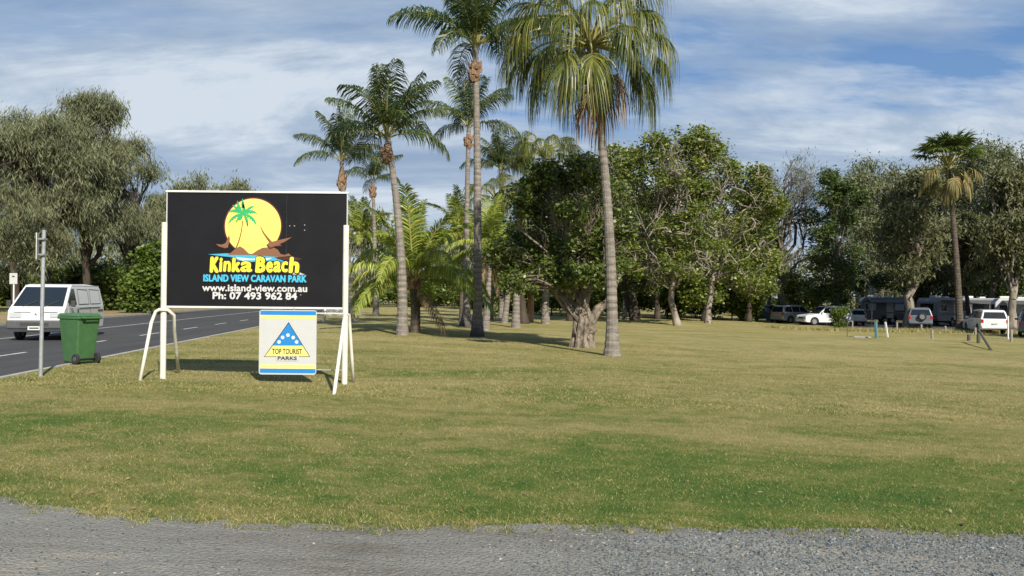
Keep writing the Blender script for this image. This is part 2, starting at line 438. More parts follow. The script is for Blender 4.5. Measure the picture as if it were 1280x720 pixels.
M['broad'] = leafmat('broad_leaf', [(0.026, 0.048, 0.012), (0.110, 0.148, 0.026), (0.28, 0.30, 0.062)], 0.35, 0.40, 0.8)
M['broadd'] = leafmat('dark_broad_leaf', [(0.022, 0.042, 0.012), (0.072, 0.104, 0.020), (0.19, 0.22, 0.045)], 0.3, 0.40, 0.9)
M['sheoak'] = leafmat('sheoak_needle', [(0.060, 0.075, 0.036), (0.135, 0.150, 0.078), (0.24, 0.245, 0.14)], 0.3, 0.6, 0.35)
M['gum'] = leafmat('grey_gum_leaf', [(0.058, 0.074, 0.036), (0.125, 0.140, 0.068), (0.215, 0.225, 0.12)], 0.3, 0.55, 0.35)
M['olive'] = leafmat('olive_leaf', [(0.050, 0.060, 0.028), (0.118, 0.125, 0.058), (0.21, 0.20, 0.105)], 0.3, 0.55, 0.4)
M['pine'] = leafmat('dark_pine_leaf', [(0.018, 0.038, 0.010), (0.050, 0.078, 0.016), (0.10, 0.13, 0.028)], 0.2, 0.5, 0.5)
M['bush'] = leafmat('bright_bush_leaf', [(0.028, 0.055, 0.010), (0.075, 0.120, 0.020), (0.16, 0.21, 0.035)], 0.3, 0.45, 0.7)

# ------------------------------------------------------------------ ground, road, driveway
xs = np.unique(np.concatenate([np.linspace(-600, -60, 20), np.arange(-60, -30, 2.0), np.arange(-30, 60, 0.5), np.arange(60, 100, 4), np.linspace(100, 600, 18)]))
ys = np.unique(np.concatenate([np.linspace(-60, 0, 8), np.arange(0, 12, 0.5), np.arange(12, 90, 1.0), np.arange(90, 160, 3), np.linspace(160, 1500, 24)]))
def road_s(x, y): return x - EDGE(y)
def grid(name, S, Y, mt, lift=0.0, kind='structure', shear=True):
    """sheet over columns S (offset from the kerb line) and rows Y, draped on the ground"""
    SS, YY = np.meshgrid(S, Y)
    XX = SS + (EDGE(np.clip(YY, -60, 400)) if shear else 0)
    ZZ = T(XX, YY) + lift
    nx, ny = len(S), len(Y)
    idx = (np.arange(ny - 1)[:, None] * nx + np.arange(nx - 1)[None, :]).ravel()
    mb = MB().add(np.stack([XX.ravel(), YY.ravel(), ZZ.ravel()], 1), np.stack([idx, idx + 1, idx + nx + 1, idx + nx], 1))
    o = obj(name, mb, mt, smooth=True); o['kind'] = kind
    return o
# one ground sheet, sunk by 12 cm under the carriageway
S = np.unique(np.concatenate([np.linspace(-700, -60, 14), np.arange(-60, -FAR, 1.5), [-FAR - 0.12, -FAR - 0.10, -0.10, -0.08], np.arange(0.0, 70, 1.0), np.arange(70, 140, 5), np.linspace(140, 700, 14)]))
g_o = grid('ground', S, ys, M['turf'])
co = np.empty(len(g_o.data.vertices) * 3, np.float32); g_o.data.vertices.foreach_get('co', co); co = co.reshape(-1, 3)
sx = co[:, 0] - EDGE(np.clip(co[:, 1], -60, 400))
under = (sx < -0.09) & (sx > -FAR - 0.11)
co[under, 2] -= 0.13
g_o.data.vertices.foreach_set('co', co.ravel()); g_o.data.update()
ry = np.concatenate([np.linspace(-50, 10, 7), np.arange(12, 120, 4), np.linspace(120, 400, 10)])
road = grid('road', np.array([-FAR, -8, -4, 0.0]) - 0.05, ry, M['asphalt'], -0.10)
def strip(name, s0, s1, y0, y1, mt, lift):
    n = max(2, int((y1 - y0) / 3) + 1)
    return grid(name, np.array([s0, s1]), np.linspace(y0, y1, n), mt, lift)
def kerb(name, s0):
    for k in range(2):
        pass
    Y = np.arange(8.5, 250, 2.4); mb = MB()
    for y0 in Y:
        a = np.array([(EDGE(y0) + s0, y0), (EDGE(y0) + s0 + 0.16, y0), (EDGE(y0 + 2.392) + s0 + 0.16, y0 + 2.392), (EDGE(y0 + 2.392) + s0, y0 + 2.392)])
        h = 0.012
        v = [(p[0], p[1], -0.12) for p in a] + [(p[0] + (0.02 if i in (0, 3) else 0) * (1 if s0 > -5 else 0), p[1], h) for i, p in enumerate(a)]
        mb.add(v, [(0, 3, 2, 1), (4, 5, 6, 7), (0, 1, 5, 4), (1, 2, 6, 5), (2, 3, 7, 6), (3, 0, 4, 7)])
    return obj(name, mb, M['concrete'], kind='structure')
kerb('kerb', -0.12)
kerb('kerb', -FAR - 0.10)
strip('verge', -FAR - 6.5, -FAR - 0.2, 20, 200, M['dirt'], 0.006)
# road markings: broken centre line and a solid line further out
mk = thing('road_marking', 'broken white centre line along the grey road beside the lawn', 'road marking', (0, 0, 0))
mk['kind'] = 'structure'
for k, y0 in enumerate(np.arange(9.0, 130, 5.6)):
    o = strip('line_dash', -3.17, -3.05, y0, y0 + 2.3, M['line'], -0.096); o.parent = mk; del o['kind']
mk2 = strip('road_marking', -6.85, -6.74, 8, 200, M['line'], -0.096)
tag(mk2, 'thin solid white line between the lanes on the far side of the road', 'road marking', kind='structure')

# gravel driveway across the foreground
edge_px = [(-200, 612), (0, 624), (60, 633), (130, 645), (220, 649), (300, 656), (420, 659), (520, 659), (640, 658), (800, 660), (950, 662), (1050, 663), (1150, 664), (1210, 668), (1280, 668), (1480, 672)]
EP = np.array([[gp(a, b).x, gp(a, b).y] for a, b in edge_px])
def drive_edge(x):
    x = np.asarray(x, float)
    y = np.interp(x, EP[:, 0], EP[:, 1])
    return y + 0.045 * np.sin(x * 5.1) * np.sin(x * 2.3 + 1) + 0.02 * np.sin(x * 17 + 3 * np.sin(x * 3)) + 0.012 * np.sin(x * 41 + 2 * np.sin(x * 7))
gx = np.concatenate([np.linspace(-40, -6, 12), np.arange(-6, 6, 0.04), np.linspace(6, 40, 12)])
rows = [-30, -10, 0, 3.0, 4, 5]
pts = []
for r in rows: pts.append(np.stack([gx, np.full_like(gx, r), T(gx, np.full_like(gx, r)) + 0.006], 1))
ge = drive_edge(gx); pts.append(np.stack([gx, ge, T(gx, ge) + 0.005], 1))
v = np.concatenate(pts); nx = len(gx); ny = len(rows) + 1
idx = (np.arange(ny - 1)[:, None] * nx + np.arange(nx - 1)[None, :]).ravel()
dr = obj('driveway', MB().add(v, np.stack([idx, idx + 1, idx + nx + 1, idx + nx], 1)), M['gravel'], smooth=True, kind='structure')

rng = np.random.default_rng(7)
# loose stones
def fnoise(x, y, s=0):
    return 0.5 + 0.25 * np.sin(x * 1.3 + s + 1.7 * np.sin(y * 1.1 + s)) + 0.25 * np.sin(y * 2.9 + x * 0.6 + 2 * s)
n = 56000
sy = rng.uniform(4.2, 6.9, n); sx_ = rng.uniform(-0.66, 0.66, n) * sy
de = drive_edge(sx_)
dist = de - sy
p = np.clip((sx_ + 0.3) / 2.6, 0, 1) * np.where((dist > 0.02), 1, 0) * np.clip(0.35 + 1.1 * (fnoise(sx_ * .8, sy * 1.5, 2) - 0.25), 0.08, 1)
p = np.where(np.abs(dist - 0.22 + 0.02 * sx_) < 0.05, p * 0.15, p)
p = p + 0.05 * (dist > 0.0) + 0.02 * (dist > -0.15)
keep = rng.random(n) < p
sx_, sy, dist = sx_[keep], sy[keep], dist[keep]; n = len(sx_)
size = rng.uniform(0.0045, 0.0100, n) * np.where(rng.random(n) < 0.08, 1.8, 1.0) * np.where(sx_ > 0.5, 1.15, 0.9)
octv = np.array([(1, 0, 0), (0, 1, 0), (-1, 0, 0), (0, -1, 0), (0, 0, 1), (0, 0, -1)], float)
octf = np.array([(0, 1, 4), (1, 2, 4), (2, 3, 4), (3, 0, 4), (1, 0, 5), (2, 1, 5), (3, 2, 5), (0, 3, 5)])
dv = octv[None] * rng.uniform(0.6, 1.3, (n, 6, 1)) + rng.normal(0, 0.15, (n, 6, 3))
dv = dv * size[:, None, None] * np.array([1.1, 1.1, 0.8])
th = rng.uniform(0, 2 * PI, n); c_, s_ = np.cos(th)[:, None], np.sin(th)[:, None]
X = dv[:, :, 0] * c_ - dv[:, :, 1] * s_; Y = dv[:, :, 0] * s_ + dv[:, :, 1] * c_
V = np.stack([X + sx_[:, None], Y + sy[:, None], dv[:, :, 2] + (T(sx_, sy) + 0.008)[:, None]], 2)
Fc = (octf[None] + 6 * np.arange(n)[:, None, None]).reshape(-1, 3)
st = obj('gravel', MB().add(V.reshape(-1, 3), Fc), M['stone'])
tag(st, 'loose blue grey gravel scattered over the driveway in the foreground', 'gravel', kind='stuff')

# grass blades
def blades(n, y0, y1, hmin, hmax, w, seed, power=1.0):
    r = np.random.default_rng(seed)
    yy = y0 + (y1 - y0) * r.random(n) ** power
    xx = r.uniform(-0.66, 0.66, n) * yy
    de = drive_edge(xx) + r.normal(0, 0.035, n) - 0.10 * (fnoise(xx * 7, yy * 7, 4) - 0.4) - (r.random(n) < 0.03) * r.random(n) * 0.3
    ok = (yy > de) & (xx > EDGE(yy) + 0.05)
    xx, yy = xx[ok], yy[ok]; n = len(xx)
    h = r.uniform(hmin, hmax, n) * (0.75 + 0.5 * fnoise(xx, yy, 1)) * (0.6 + 0.8 * fnoise(xx * 9, yy * 9, 3))
    a = r.uniform(0, 2 * PI, n); lean = r.normal(0, 0.95, (n, 2)) * h[:, None]
    z = T(xx, yy)
    wd = w * r.uniform(0.6, 1.3, n)
    dx, dy = np.cos(a) * wd, np.sin(a) * wd
    v = np.stack([np.stack([xx - dx, yy - dy, z - 0.004], 1), np.stack([xx + dx, yy + dy, z - 0.004], 1), np.stack([xx + lean[:, 0], yy + lean[:, 1], z + h], 1)], 1)
    return v.reshape(-1, 3), np.arange(3 * n).reshape(-1, 3)
mb = MB()
mb.add(*blades(230000, 5.6, 14, 0.009, 0.024, 0.0030, 11, 1.25))
mb.add(*blades(180000, 13.5, 34, 0.012, 0.030, 0.0065, 12, 1.3))
# longer straw tufts creeping over the edge of the gravel
r = np.random.default_rng(15); ncl = 420
cx0 = r.uniform(-4.6, 4.6, ncl); cy0 = drive_edge(cx0) + r.normal(-0.02, 0.09, ncl); kn = 34
tx = np.repeat(cx0, kn) + r.normal(0, 0.028, ncl * kn); ty = np.repeat(cy0, kn) + r.normal(0, 0.028, ncl * kn); hh = np.repeat(r.uniform(0.010, 0.036, ncl), kn) * r.uniform(0.5, 1.2, ncl * kn)
an = r.uniform(0, 2 * PI, ncl * kn); lx_ = r.normal(0, 0.8, (ncl * kn, 2)) * hh[:, None]; zt = T(tx, ty) + 0.004
mb.add(np.stack([np.stack([tx - np.cos(an) * .003, ty - np.sin(an) * .003, zt], 1), np.stack([tx + np.cos(an) * .003, ty + np.sin(an) * .003, zt], 1), np.stack([tx + lx_[:, 0], ty + lx_[:, 1], zt + hh], 1)], 1).reshape(-1, 3), np.arange(3 * ncl * kn).reshape(-1, 3))
gr = obj('lawn_grass', mb, M['blade'])
tag(gr, 'short mown patchy green and straw coloured grass covering the open lawn', 'grass', kind='stuff')

# ------------------------------------------------------------------ text and flat artwork
def text_mb(s, width=None, height=None, bold=0.0, shear=0.0, space=1.0):
    c = bpy.data.curves.new('txt', 'FONT'); c.body = s; c.size = 1; c.shear = shear; c.space_character = space
    c.resolution_u = 3
    o = bpy.data.objects.new('txt', c); col.objects.link(o)
    dg = bpy.context.evaluated_depsgraph_get(); dg.update()
    me = bpy.data.meshes.new_from_object(o.evaluated_get(dg))
    v = np.array([tuple(q.co) for q in me.vertices]); fs = [tuple(p.vertices) for p in me.polygons]
    bpy.data.objects.remove(o); bpy.data.curves.remove(c); bpy.data.meshes.remove(me)
    mn, mx = v.min(0), v.max(0)
    sx = width / (mx[0] - mn[0]) if width else 1
    sy = height / (mx[1] - mn[1]) if height else sx
    v[:, 0] = (v[:, 0] - (mn[0] + mx[0]) / 2) * sx; v[:, 1] = (v[:, 1] - mn[1]) * sy
    return v, fs
def text_obj(name, parent, mt, s, cx, z, width, height, ydepth, bold=0.0, shear=0.0, space=1.0, label=None):
    bw_ = bold * height
    v, fs = text_mb(s, width - 2 * bw_, height - 2 * bw_, 0, shear, space)
    V, Fs = [], []
    for k in range(9 if bw_ > 0 else 1):
        dx, dz = (bw_ * math.cos(k * PI / 4), bw_ * math.sin(k * PI / 4)) if k < 8 and bw_ > 0 else (0, 0)
        b0 = len(V); V += [(cx + a + dx, ydepth - 0.00012 * k, z + b + bw_ + dz) for a, b, c in v]; Fs += [tuple(i + b0 for i in f) for f in fs]
    fs = Fs
    me = bpy.data.meshes.new(name)
    me.from_pydata(V, [], Fs); me.materials.append(mt); me.polygons.foreach_set('use_smooth', np.zeros(len(fs), bool)); me.update()
    o = bpy.data.objects.new(name, me); col.objects.link(o); o.parent = parent
    if label: o['label'] = label
    return o

# ------------------------------------------------------------------ billboard
base = gp(320, 476)
BD = 15.2
bz = ray(320, 384.5, BD)                       # bottom middle of the black panel
bb = thing('billboard', 'large black roadside billboard with a yellow sun and palm picture on white posts', 'billboard', (bz.x, BD, Tz(bz.x, BD)))
zb = bz.z - bb.location.z
K = F / BD                                     # pixels per metre at the sign
PW, PH = 224.5 / K, 144.5 / K
pan = obj('panel', MB().box((0, 0.03, zb + PH / 2), (PW, 0.05, PH)), M['galv'], bb)
SX = [-112.25, -37.5, 37, 112.25]
for i in range(3):
    a, b = SX[i] / K + 0.0015, SX[i + 1] / K - 0.0015
    o = obj('panel_sheet', MB().box(((a + b) / 2, 0.002 - 0.0008 * (i == 1), zb + PH / 2), (b - a, 0.006, PH - 0.03)), M['black'], pan)
for z in (zb, zb + PH): obj('frame_rail', MB().box((0, 0.01, z), (PW + 0.06, 0.07, 0.035)), M['white'], bb, bevel=0.005)
for x in (-PW / 2 - 0.006, PW / 2 + 0.006): obj('frame_stile', MB().box((x, 0.01, zb + PH / 2), (0.012, 0.06, PH - 0.036)), M['white'], bb, bevel=0.003)
def P(cx, cy):
    """artwork coordinates (pixels of a close crop) to metres on the panel"""
    px, py = 250 + cx / 4.8, 240 + cy / 4.8
    return ((px - 320) / K, zb + (384.5 + 0.0096 * (px - 320) - py) / K)
def art(name, poly, mt, layer, raw=False, parent=pan):
    pts = poly if raw else [P(*q) for q in poly]
    y = -0.003 - 0.0022 * layer
    o = obj(name, MB().prism(pts, (0, y, 0), (1, 0, 0), (0, 0, 1), (0, 0.0018, 0)), mt, parent)
    return fixn(o)
def blob(cx, cy, rx, ry, n=56): return [(cx + rx * math.cos(t * 2 * PI / n), cy + ry * math.sin(t * 2 * PI / n)) for t in range(n)]
def curve_strip(pts, w0, w1, taper_both=False):
    pts = [Vector((p[0], p[1])) for p in pts]; L = []; Rr = []
    for i, p in enumerate(pts):
        t = (pts[min(i + 1, len(pts) - 1)] - pts[max(i - 1, 0)]).normalized(); nrm = Vector((-t.y, t.x))
        k = i / (len(pts) - 1); w = w0 + (w1 - w0) * k
        if taper_both: w = w0 * math.sin(PI * min(max(k, 0.03), 0.97)) + 0.5
        L.append(tuple(p + nrm * w)); Rr.append(tuple(p - nrm * w))
    return L + Rr[::-1]
def bez(a, b, c, n=10): return [((1 - t) ** 2 * a[0] + 2 * t * (1 - t) * b[0] + t * t * c[0], (1 - t) ** 2 * a[1] + 2 * t * (1 - t) * b[1] + t * t * c[1]) for t in [i / n for i in range(n + 1)]]
art('sun_outline', blob(312, 205, 176, 174), M['maroon'], 0)
art('sun_disc', blob(312, 205, 168, 166), M['sun'], 1)
# palm picture
art('palm_trunk_picture', curve_strip(bez((250, 170), (246, 260), (212, 338)), 3, 4.5), M['brown'], 2)
hub = (252, 130)
for i, (tip, ctl, w) in enumerate([((162, 122), (205, 95), 17), ((160, 200), (185, 140), 17), ((218, 52), (225, 90), 15), ((248, 40), (258, 80), 17), ((318, 82), (290, 88), 12), ((340, 132), (305, 100), 17), ((335, 208), (320, 145), 17), ((282, 218), (285, 160), 15), ((205, 190), (225, 150), 15), ((190, 78), (215, 92), 11), ((232, 178), (238, 150), 12)]):
    c = bez(hub, ctl, tip, 12); top = []; bot = []
    for j, q in enumerate(c):
        k = j / 12; w_ = w * math.sin(PI * min(0.1 + 0.9 * k, 0.98))
        t = Vector((c[min(j + 1, 12)][0] - c[max(j - 1, 0)][0], c[min(j + 1, 12)][1] - c[max(j - 1, 0)][1])).normalized()
        nr = Vector((-t.y, t.x)); nr = nr if nr.y > 0 else -nr
        top.append((q[0] - nr.x * w_ * 0.45, q[1] - nr.y * w_ * 0.45)); jag = 1.0 if j % 2 else 0.45
        bot.append((q[0] + nr.x * w_ * jag - t.x * -3, q[1] + nr.y * w_ * jag))
    art('palm_frond_picture', top + bot[::-1], M['pgreen'], 3 + 0.12 * i)
art('island_picture', [(160, 378), (185, 362), (212, 338), (235, 325), (258, 338), (285, 365), (300, 378)], M['brown'], 2.4)
art('island_picture', [(300, 378), (340, 350), (372, 334), (430, 330), (462, 345), (480, 372), (505, 378), (528, 368), (545, 384), (470, 390)], M['brown'], 2.6)
for q in ([(92, 312), (128, 316), (150, 306), (168, 266), (172, 290), (164, 332), (146, 336), (112, 326)],
          [(358, 205), (385, 250), (428, 298), (470, 288), (545, 272), (500, 300), (470, 312), (486, 320), (450, 322), (418, 334), (398, 314), (414, 300), (378, 252)]):
    cxm = sum(a for a, b in q) / len(q); cym = sum(b for a, b in q) / len(q)
    art('gull_picture', [(cxm + (a - cxm) * 1.10, cym + (b - cym) * 1.2) for a, b in q], M['maroon'], 4.6)
    art('gull_picture', q, M['brown'], 5.0)
art('water_picture', [(45, 374), (150, 368), (330, 376), (470, 386), (455, 400), (520, 420), (420, 412), (300, 420), (180, 404), (200, 392), (120, 384)], M['water'], 2.0)
art('foam_picture', [(190, 388), (300, 400), (430, 396), (400, 410), (330, 408), (250, 412)], M['foam'], 2.9)
art('foam_picture', [(520, 486), (600, 484), (640, 502), (570, 498)], M['swhite'], 2.9)
art('water_picture', [(440, 392), (560, 388), (612, 402), (560, 414), (470, 404)], M['maroon'], 2.3)
art('water_picture', [(380, 416), (500, 422), (590, 430), (480, 432)], M['water'], 3.1)
# lettering
def put_text(name, s, c0, c1, top, bot, mt, layer, bold=0.0, shear=0.0, space=1.0, parent=pan):
    a = P(c0, bot); b = P(c1, top)
    return text_obj(name, parent, mt, s, (a[0] + b[0]) / 2, a[1], b[0] - a[0], b[1] - a[1], -0.003 - 0.0022 * layer, bold, shear, space)
hop = [('K', 57, 112, 388, 484), ('i', 114, 134, 394, 480), ('n', 138, 184, 414, 478), ('k', 188, 240, 394, 480), ('a', 240, 312, 416, 480),
       ('B', 330, 392, 388, 484), ('e', 396, 436, 416, 484), ('a', 438, 484, 414, 482), ('c', 486, 526, 416, 482), ('h', 530, 594, 390, 486)]
for ch, c0, c1, t0, b0 in hop:
    put_text('lettering_shadow', ch, c0 - 5, c1 + 8, t0 - 5, b0 + 8, M['ink'], 6, 0.11, 0.08)
    put_text('lettering', ch, c0, c1, t0, b0, M['yel'], 7.2, 0.065, 0.08)
put_text('lettering_shadow', 'ISLAND VIEW CARAVAN PARK', 14, 645, 494, 543, M['ink'], 6, 0.16, 0, 1.03)
put_text('lettering', 'ISLAND VIEW CARAVAN PARK', 20, 638, 500, 537, M['cyan'], 7.2, 0.045, 0, 1.03)
put_text('lettering', 'www.island-view.com.au', 12, 642, 558, 595, M['gtext'], 2, 0.045, 0, 1.02)
put_text('lettering', 'Ph: 07 493 962 84', 75, 582, 603, 643, M['gtext'], 2, 0.05, 0, 1.0)
for cx, cy in ((533, 203), (561, 203), (622, 198), (622, 229), (603, 617), (504, 546)):
    art('bolt_head', blob(cx, cy, 3.6, 3.6, 8), M['galv'], 0.5)
# posts with A-frame feet of bent pipe
def pipe_post(x, top_px, sideY):
    g0 = Tz(bb.location.x + x, BD + sideY) - bb.location.z
    topz = zb + (384.5 - top_px) / K
    obj('post', MB().tube([(x, sideY, g0 - 0.1), (x, sideY, g0 + 1), (x, sideY, topz)], 0.052, 14), M['cream'], bb, smooth=False, bevel=0.004)
    return g0
xl, xr = (204.5 - 320) / K, (431.5 - 320) / K
gl = pipe_post(xl, 279, 0.0)
gr_ = pipe_post(xr, 280.5, 0.0)
def aframe(x, apex, pts):
    """bent pipe running from one foot over the apex to the other"""
    obj('brace_pipe', MB().tube(pts, 0.03, 10), M['cream'], bb, smooth=True)
ap = zb + (384.5 - 392) / K
def foot(px, py):
    q = gp(px, py); return Vector((q.x, q.y, q.z - 0.05)) - bb.location
f1, f2 = foot(174.5, 475.5), foot(223.5, 466)
top1 = Vector((xl, -0.02, ap)); 
a1 = Vector((xl - 0.16, -0.07, ap - 0.03)); a2 = Vector((xl + 0.14, 0.06, ap - 0.02))
aframe(xl, ap, [f1, f1.lerp(a1, 0.5), a1.lerp(f1, 0.12), a1 + Vector((0.05, 0, 0.05)), top1 + Vector((-0.04, -0.07, 0.055)), top1 + Vector((0.08, 0.0, 0.05)), a2 + Vector((0.02, 0, -0.02)), a2.lerp(f2, 0.25), a2.lerp(f2, 0.6), f2])
f1, f2 = foot(417, 493.5), foot(442, 477.5)
a0 = Vector((xr + 0.0, -0.07, ap - 0.04))
aframe(xr, ap, [f1, f1.lerp(a0, 0.5), a0.lerp(f1, 0.06), a0 + Vector((0.02, 0.03, 0.055)), a0 + Vector((0.06, 0.1, 0.03)), (a0 + Vector((0.06, 0.12, 0))).lerp(f2, 0.1), (a0 + Vector((0.06, 0.12, 0))).lerp(f2, 0.6), f2])
# small sign hung below
cx_, cz_ = (361 - 320) / K, 0
def Q(px, py): return ((px - 320) / K, zb + (384.5 + 0.0096 * (px - 320) - py) / K)
ts = thing('hanging_sign', 'small white, blue and yellow sign with a triangle hung under the big black billboard', 'sign', (bb.location.x + (361 - 320) / K, BD - 0.06, bb.location.z))
def q2(px, py):
    a = Q(px, py); return (a[0] - (361 - 320) / K, a[1])
(lx, lz), (hx, hz) = q2(325.5, 467.5), q2(396.8, 387.8)
def rrect(x0, z0, x1, z1, r, n=5):
    o = []
    for cx, cz, a0 in ((x1 - r, z1 - r, 0), (x0 + r, z1 - r, 90), (x0 + r, z0 + r, 180), (x1 - r, z0 + r, 270)):
        for i in range(n + 1):
            t = R(a0 + 90 * i / n); o.append((cx + r * math.cos(t), cz + r * math.sin(t)))
    return o
tp = fixn(obj('panel', MB().prism(rrect(lx, lz, hx, hz, 0.045), (0, 0, 0), (1, 0, 0), (0, 0, 1), (0, 0.03, 0)), M['swhite'], ts))
def art2(name, poly, mt, layer): return fixn(obj(name, MB().prism(poly, (0, -0.0022 * (layer + 1), 0), (1, 0, 0), (0, 0, 1), (0, 0.0018, 0)), mt, tp))
for name, p0, p1, mt in (('blue_stripe', 388.6, 393.6, 'sblue'), ('yellow_stripe', 394.6, 398.2, 'syel'), ('yellow_stripe', 455.3, 460.3, 'syel'), ('blue_stripe', 460.6, 465.8, 'sblue')):
    art2(name, [(lx + 0.02, q2(361, p1)[1]), (hx - 0.012, q2(361, p1)[1]), (hx - 0.012, q2(361, p0)[1]), (lx + 0.02, q2(361, p0)[1])], M[mt], 0)
C3 = lambda cx, cy: q2(310 + cx / 6, 380 + cy / 6)
art2('triangle_border', [C3(132, 394), C3(476, 394), C3(312, 134)], M['ink'], 0)
art2('triangle', [C3(140, 390), C3(468, 390), C3(395 + 23, 311), C3(197, 311)], M['syel'], 1)
art2('triangle', [C3(197, 311), C3(418, 311), C3(312, 143)], M['sblue'], 1)
for sx0, sy0 in ((243, 283), (269, 249), (309, 232), (348, 250), (374, 283)):
    pts = [C3(sx0 + (16 if i % 2 == 0 else 11) * math.cos(i * PI / 7), sy0 + (16 if i % 2 == 0 else 11) * math.sin(i * PI / 7)) for i in range(14)]
    art2('star', pts, M['white'], 2)
art2('name_patch', rrect(C3(225, 424)[0], C3(225, 424)[1], C3(392, 386)[0], C3(392, 386)[1], 0.01), M['swhite'], 2)
def t3(s, c0, c1, top, bot, bold, mt):
    a, b = C3(c0, bot), C3(c1, top)
    text_obj('lettering', tp, mt, s, (a[0] + b[0]) / 2, a[1], b[0] - a[0], b[1] - a[1], -0.0022 * 4.6, bold)
t3('TOP TOURIST', 192, 416, 334, 372, 0.02, M['tname'])
t3('PARKS', 234, 378, 390, 417, 0.05, M['tname'])
# hangers
hm = MB()
hr, hp = q2(397, 391.5), q2(430, 391.8)
hm.tube([(hr[0] - 0.02, 0.02, hr[1]), (hp[0], 0.03, hp[1])], 0.011, 8)
obj('hanger_rod', hm, M['white'], ts)
hr, hp = q2(397, 462), q2(430, 462.5)
obj('hanger_rod', MB().tube([(hr[0] - 0.02, 0.02, hr[1]), (hp[0], 0.03, hp[1])], 0.009, 8), M['galv'], ts)
hr = q2(368, 388); obj('hook', MB().tube([(hr[0], 0.02, hr[1] - 0.01), (hr[0] + 0.015, 0.02, hr[1] + 0.03), (hr[0], 0.03, hr[1] + 0.06)], 0.008, 6), M['galv'], ts)

# ------------------------------------------------------------------ pole with street sign seen edge-on
b0 = gp(50.5, 470.5)
pl = thing('sign_post', 'grey galvanised pole with a sign plate seen edge on, left of the green bin', 'sign post', b0)
D0 = b0.y; k0 = D0 / F
tpz = ray(55, 286, D0)
obj('pole', MB().tube([(0, 0, -0.2), ((tpz.x - b0.x) * .5, 0, (tpz.z - b0.z) * .5), (tpz.x - b0.x, 0, tpz.z - b0.z)], 0.034, 14), M['galv'], pl, smooth=False, bevel=0.003)
pa, pb = ray(49, 325, D0), ray(54, 292, D0)
zc = (pa.z + pb.z) / 2 - b0.z
pln = obj('sign_plate', MB().box((0, 0, 0), (0.45, 0.012, 0.47)), M['white'], pl, loc=((pa.x + pb.x) / 2 - b0.x - 0.0, -0.12, zc), rot=(0, 0, R(114)), bevel=0.003)
bk = MB()
for dz in (-0.14, 0.14): bk.box((0.02, -0.02, zc + dz), (0.10, 0.12, 0.03))
obj('bracket', bk, M['galv'], pl)
obj('pole_cap', MB().tube([(tpz.x - b0.x, 0, tpz.z - b0.z - 0.02), (tpz.x - b0.x, 0, tpz.z - b0.z + 0.012)], 0.040, 12), M['dplast'], pl)

b1 = gd(16, 47)
b1.x = ray(17, 370, 47).x
pl2 = thing('road_sign', 'small white rectangular sign on a post on the far verge behind the van', 'sign', b1)
q1, q3 = ray(12, 355, 47), ray(22, 341.5, 47)
obj('post', MB().tube([(0, 0, -0.1), (0, 0, q3.z - b1.z)], 0.04, 8), M['white'], pl2)
obj('sign_plate', MB().box((0, -0.05, (q1.z + q3.z) / 2 - b1.z), (q3.x - q1.x, 0.02, q3.z - q1.z)), M['swhite'], pl2, bevel=0.01)
obj('sign_symbol', MB().box((0, -0.063, (q1.z + q3.z) / 2 - b1.z + 0.12), (0.16, 0.004, 0.08)), M['bin'], pl2)

# ------------------------------------------------------------------ wheelie bin
bn = gp(99, 455.5)
wb = thing('wheelie_bin', 'green wheelie bin with closed lid standing on the grass by the kerb', 'bin', (bn.x - 0.10, bn.y + 0.2, bn.z), R(-26))
# local x: towards the handle side
def taper(mb, z0, z1, x0, x1, X0, X1, w0, w1, m=0):
    v = [(x0, -w0, z0), (x1, -w0, z0), (x1, w0, z0), (x0, w0, z0), (X0, -w1, z1), (X1, -w1, z1), (X1, w1, z1), (X0, w1, z1)]
    mb.add(v, [(0, 3, 2, 1), (4, 5, 6, 7), (0, 1, 5, 4), (1, 2, 6, 5), (2, 3, 7, 6), (3, 0, 4, 7)], m)
mb = MB(); taper(mb, 0.03, 0.96, -0.26, 0.20, -0.34, 0.33, 0.22, 0.285)
obj('bin_body', mb, M['bin'], wb, bevel=0.035, segs=3)
mb = MB(); taper(mb, 0.945, 1.0, -0.365, 0.36, -0.365, 0.36, 0.305, 0.305); obj('bin_rim', mb, M['bin'], wb, bevel=0.012)
mb = MB(); taper(mb, 1.003, 1.065, -0.375, 0.34, -0.33, 0.30, 0.31, 0.27); ld = obj('lid', mb, M['bin'], wb, bevel=0.02)
obj('lid_lip', MB().box((-0.375, 0, 1.0), (0.03, 0.25, 0.05)), M['bin'], ld, bevel=0.008)
hd = MB().tube([(0.38, -0.25, 0.99), (0.43, -0.25, 0.97), (0.43, 0.25, 0.97), (0.38, 0.25, 0.99)], 0.017, 8)
obj('handle', hd, M['bin'], wb)
for y in (-0.2, 0.2): obj('hinge_bracket', MB().box((0.385, y, 0.985), (0.10, 0.03, 0.07)), M['bin'], wb, bevel=0.006)
for s in (-1, 1):
    y = s * 0.27
    wv = MB()
    pr = [(0.0, 0.045), (0.100, 0.045), (0.112, 0.03), (0.112, -0.03), (0.100, -0.045), (0.0, -0.045)]
    n = 20
    vs = [(0.235 + r * math.cos(2 * PI * i / n), y + h * 0.8, 0.112 + r * math.sin(2 * PI * i / n)) for r, h in pr[1:5] for i in range(n)]
    fs = [(j * n + i, j * n + (i + 1) % n, (j + 1) * n + (i + 1) % n, (j + 1) * n + i) for j in range(3) for i in range(n)]
    wv.add(vs, fs); wv.f.append((np.arange(n)[None, :], 0)); wv.f.append((np.arange(n)[None, ::-1] + 3 * n, 0))
    w_ = fixn(obj('wheel', wv, M['rubber'], wb))
    obj('wheel_hub', MB().tube([(0.235, y + s * 0.034, 0.112), (0.235, y + s * 0.044, 0.112)], [0.055, 0.045], 12), M['gplast'], w_)
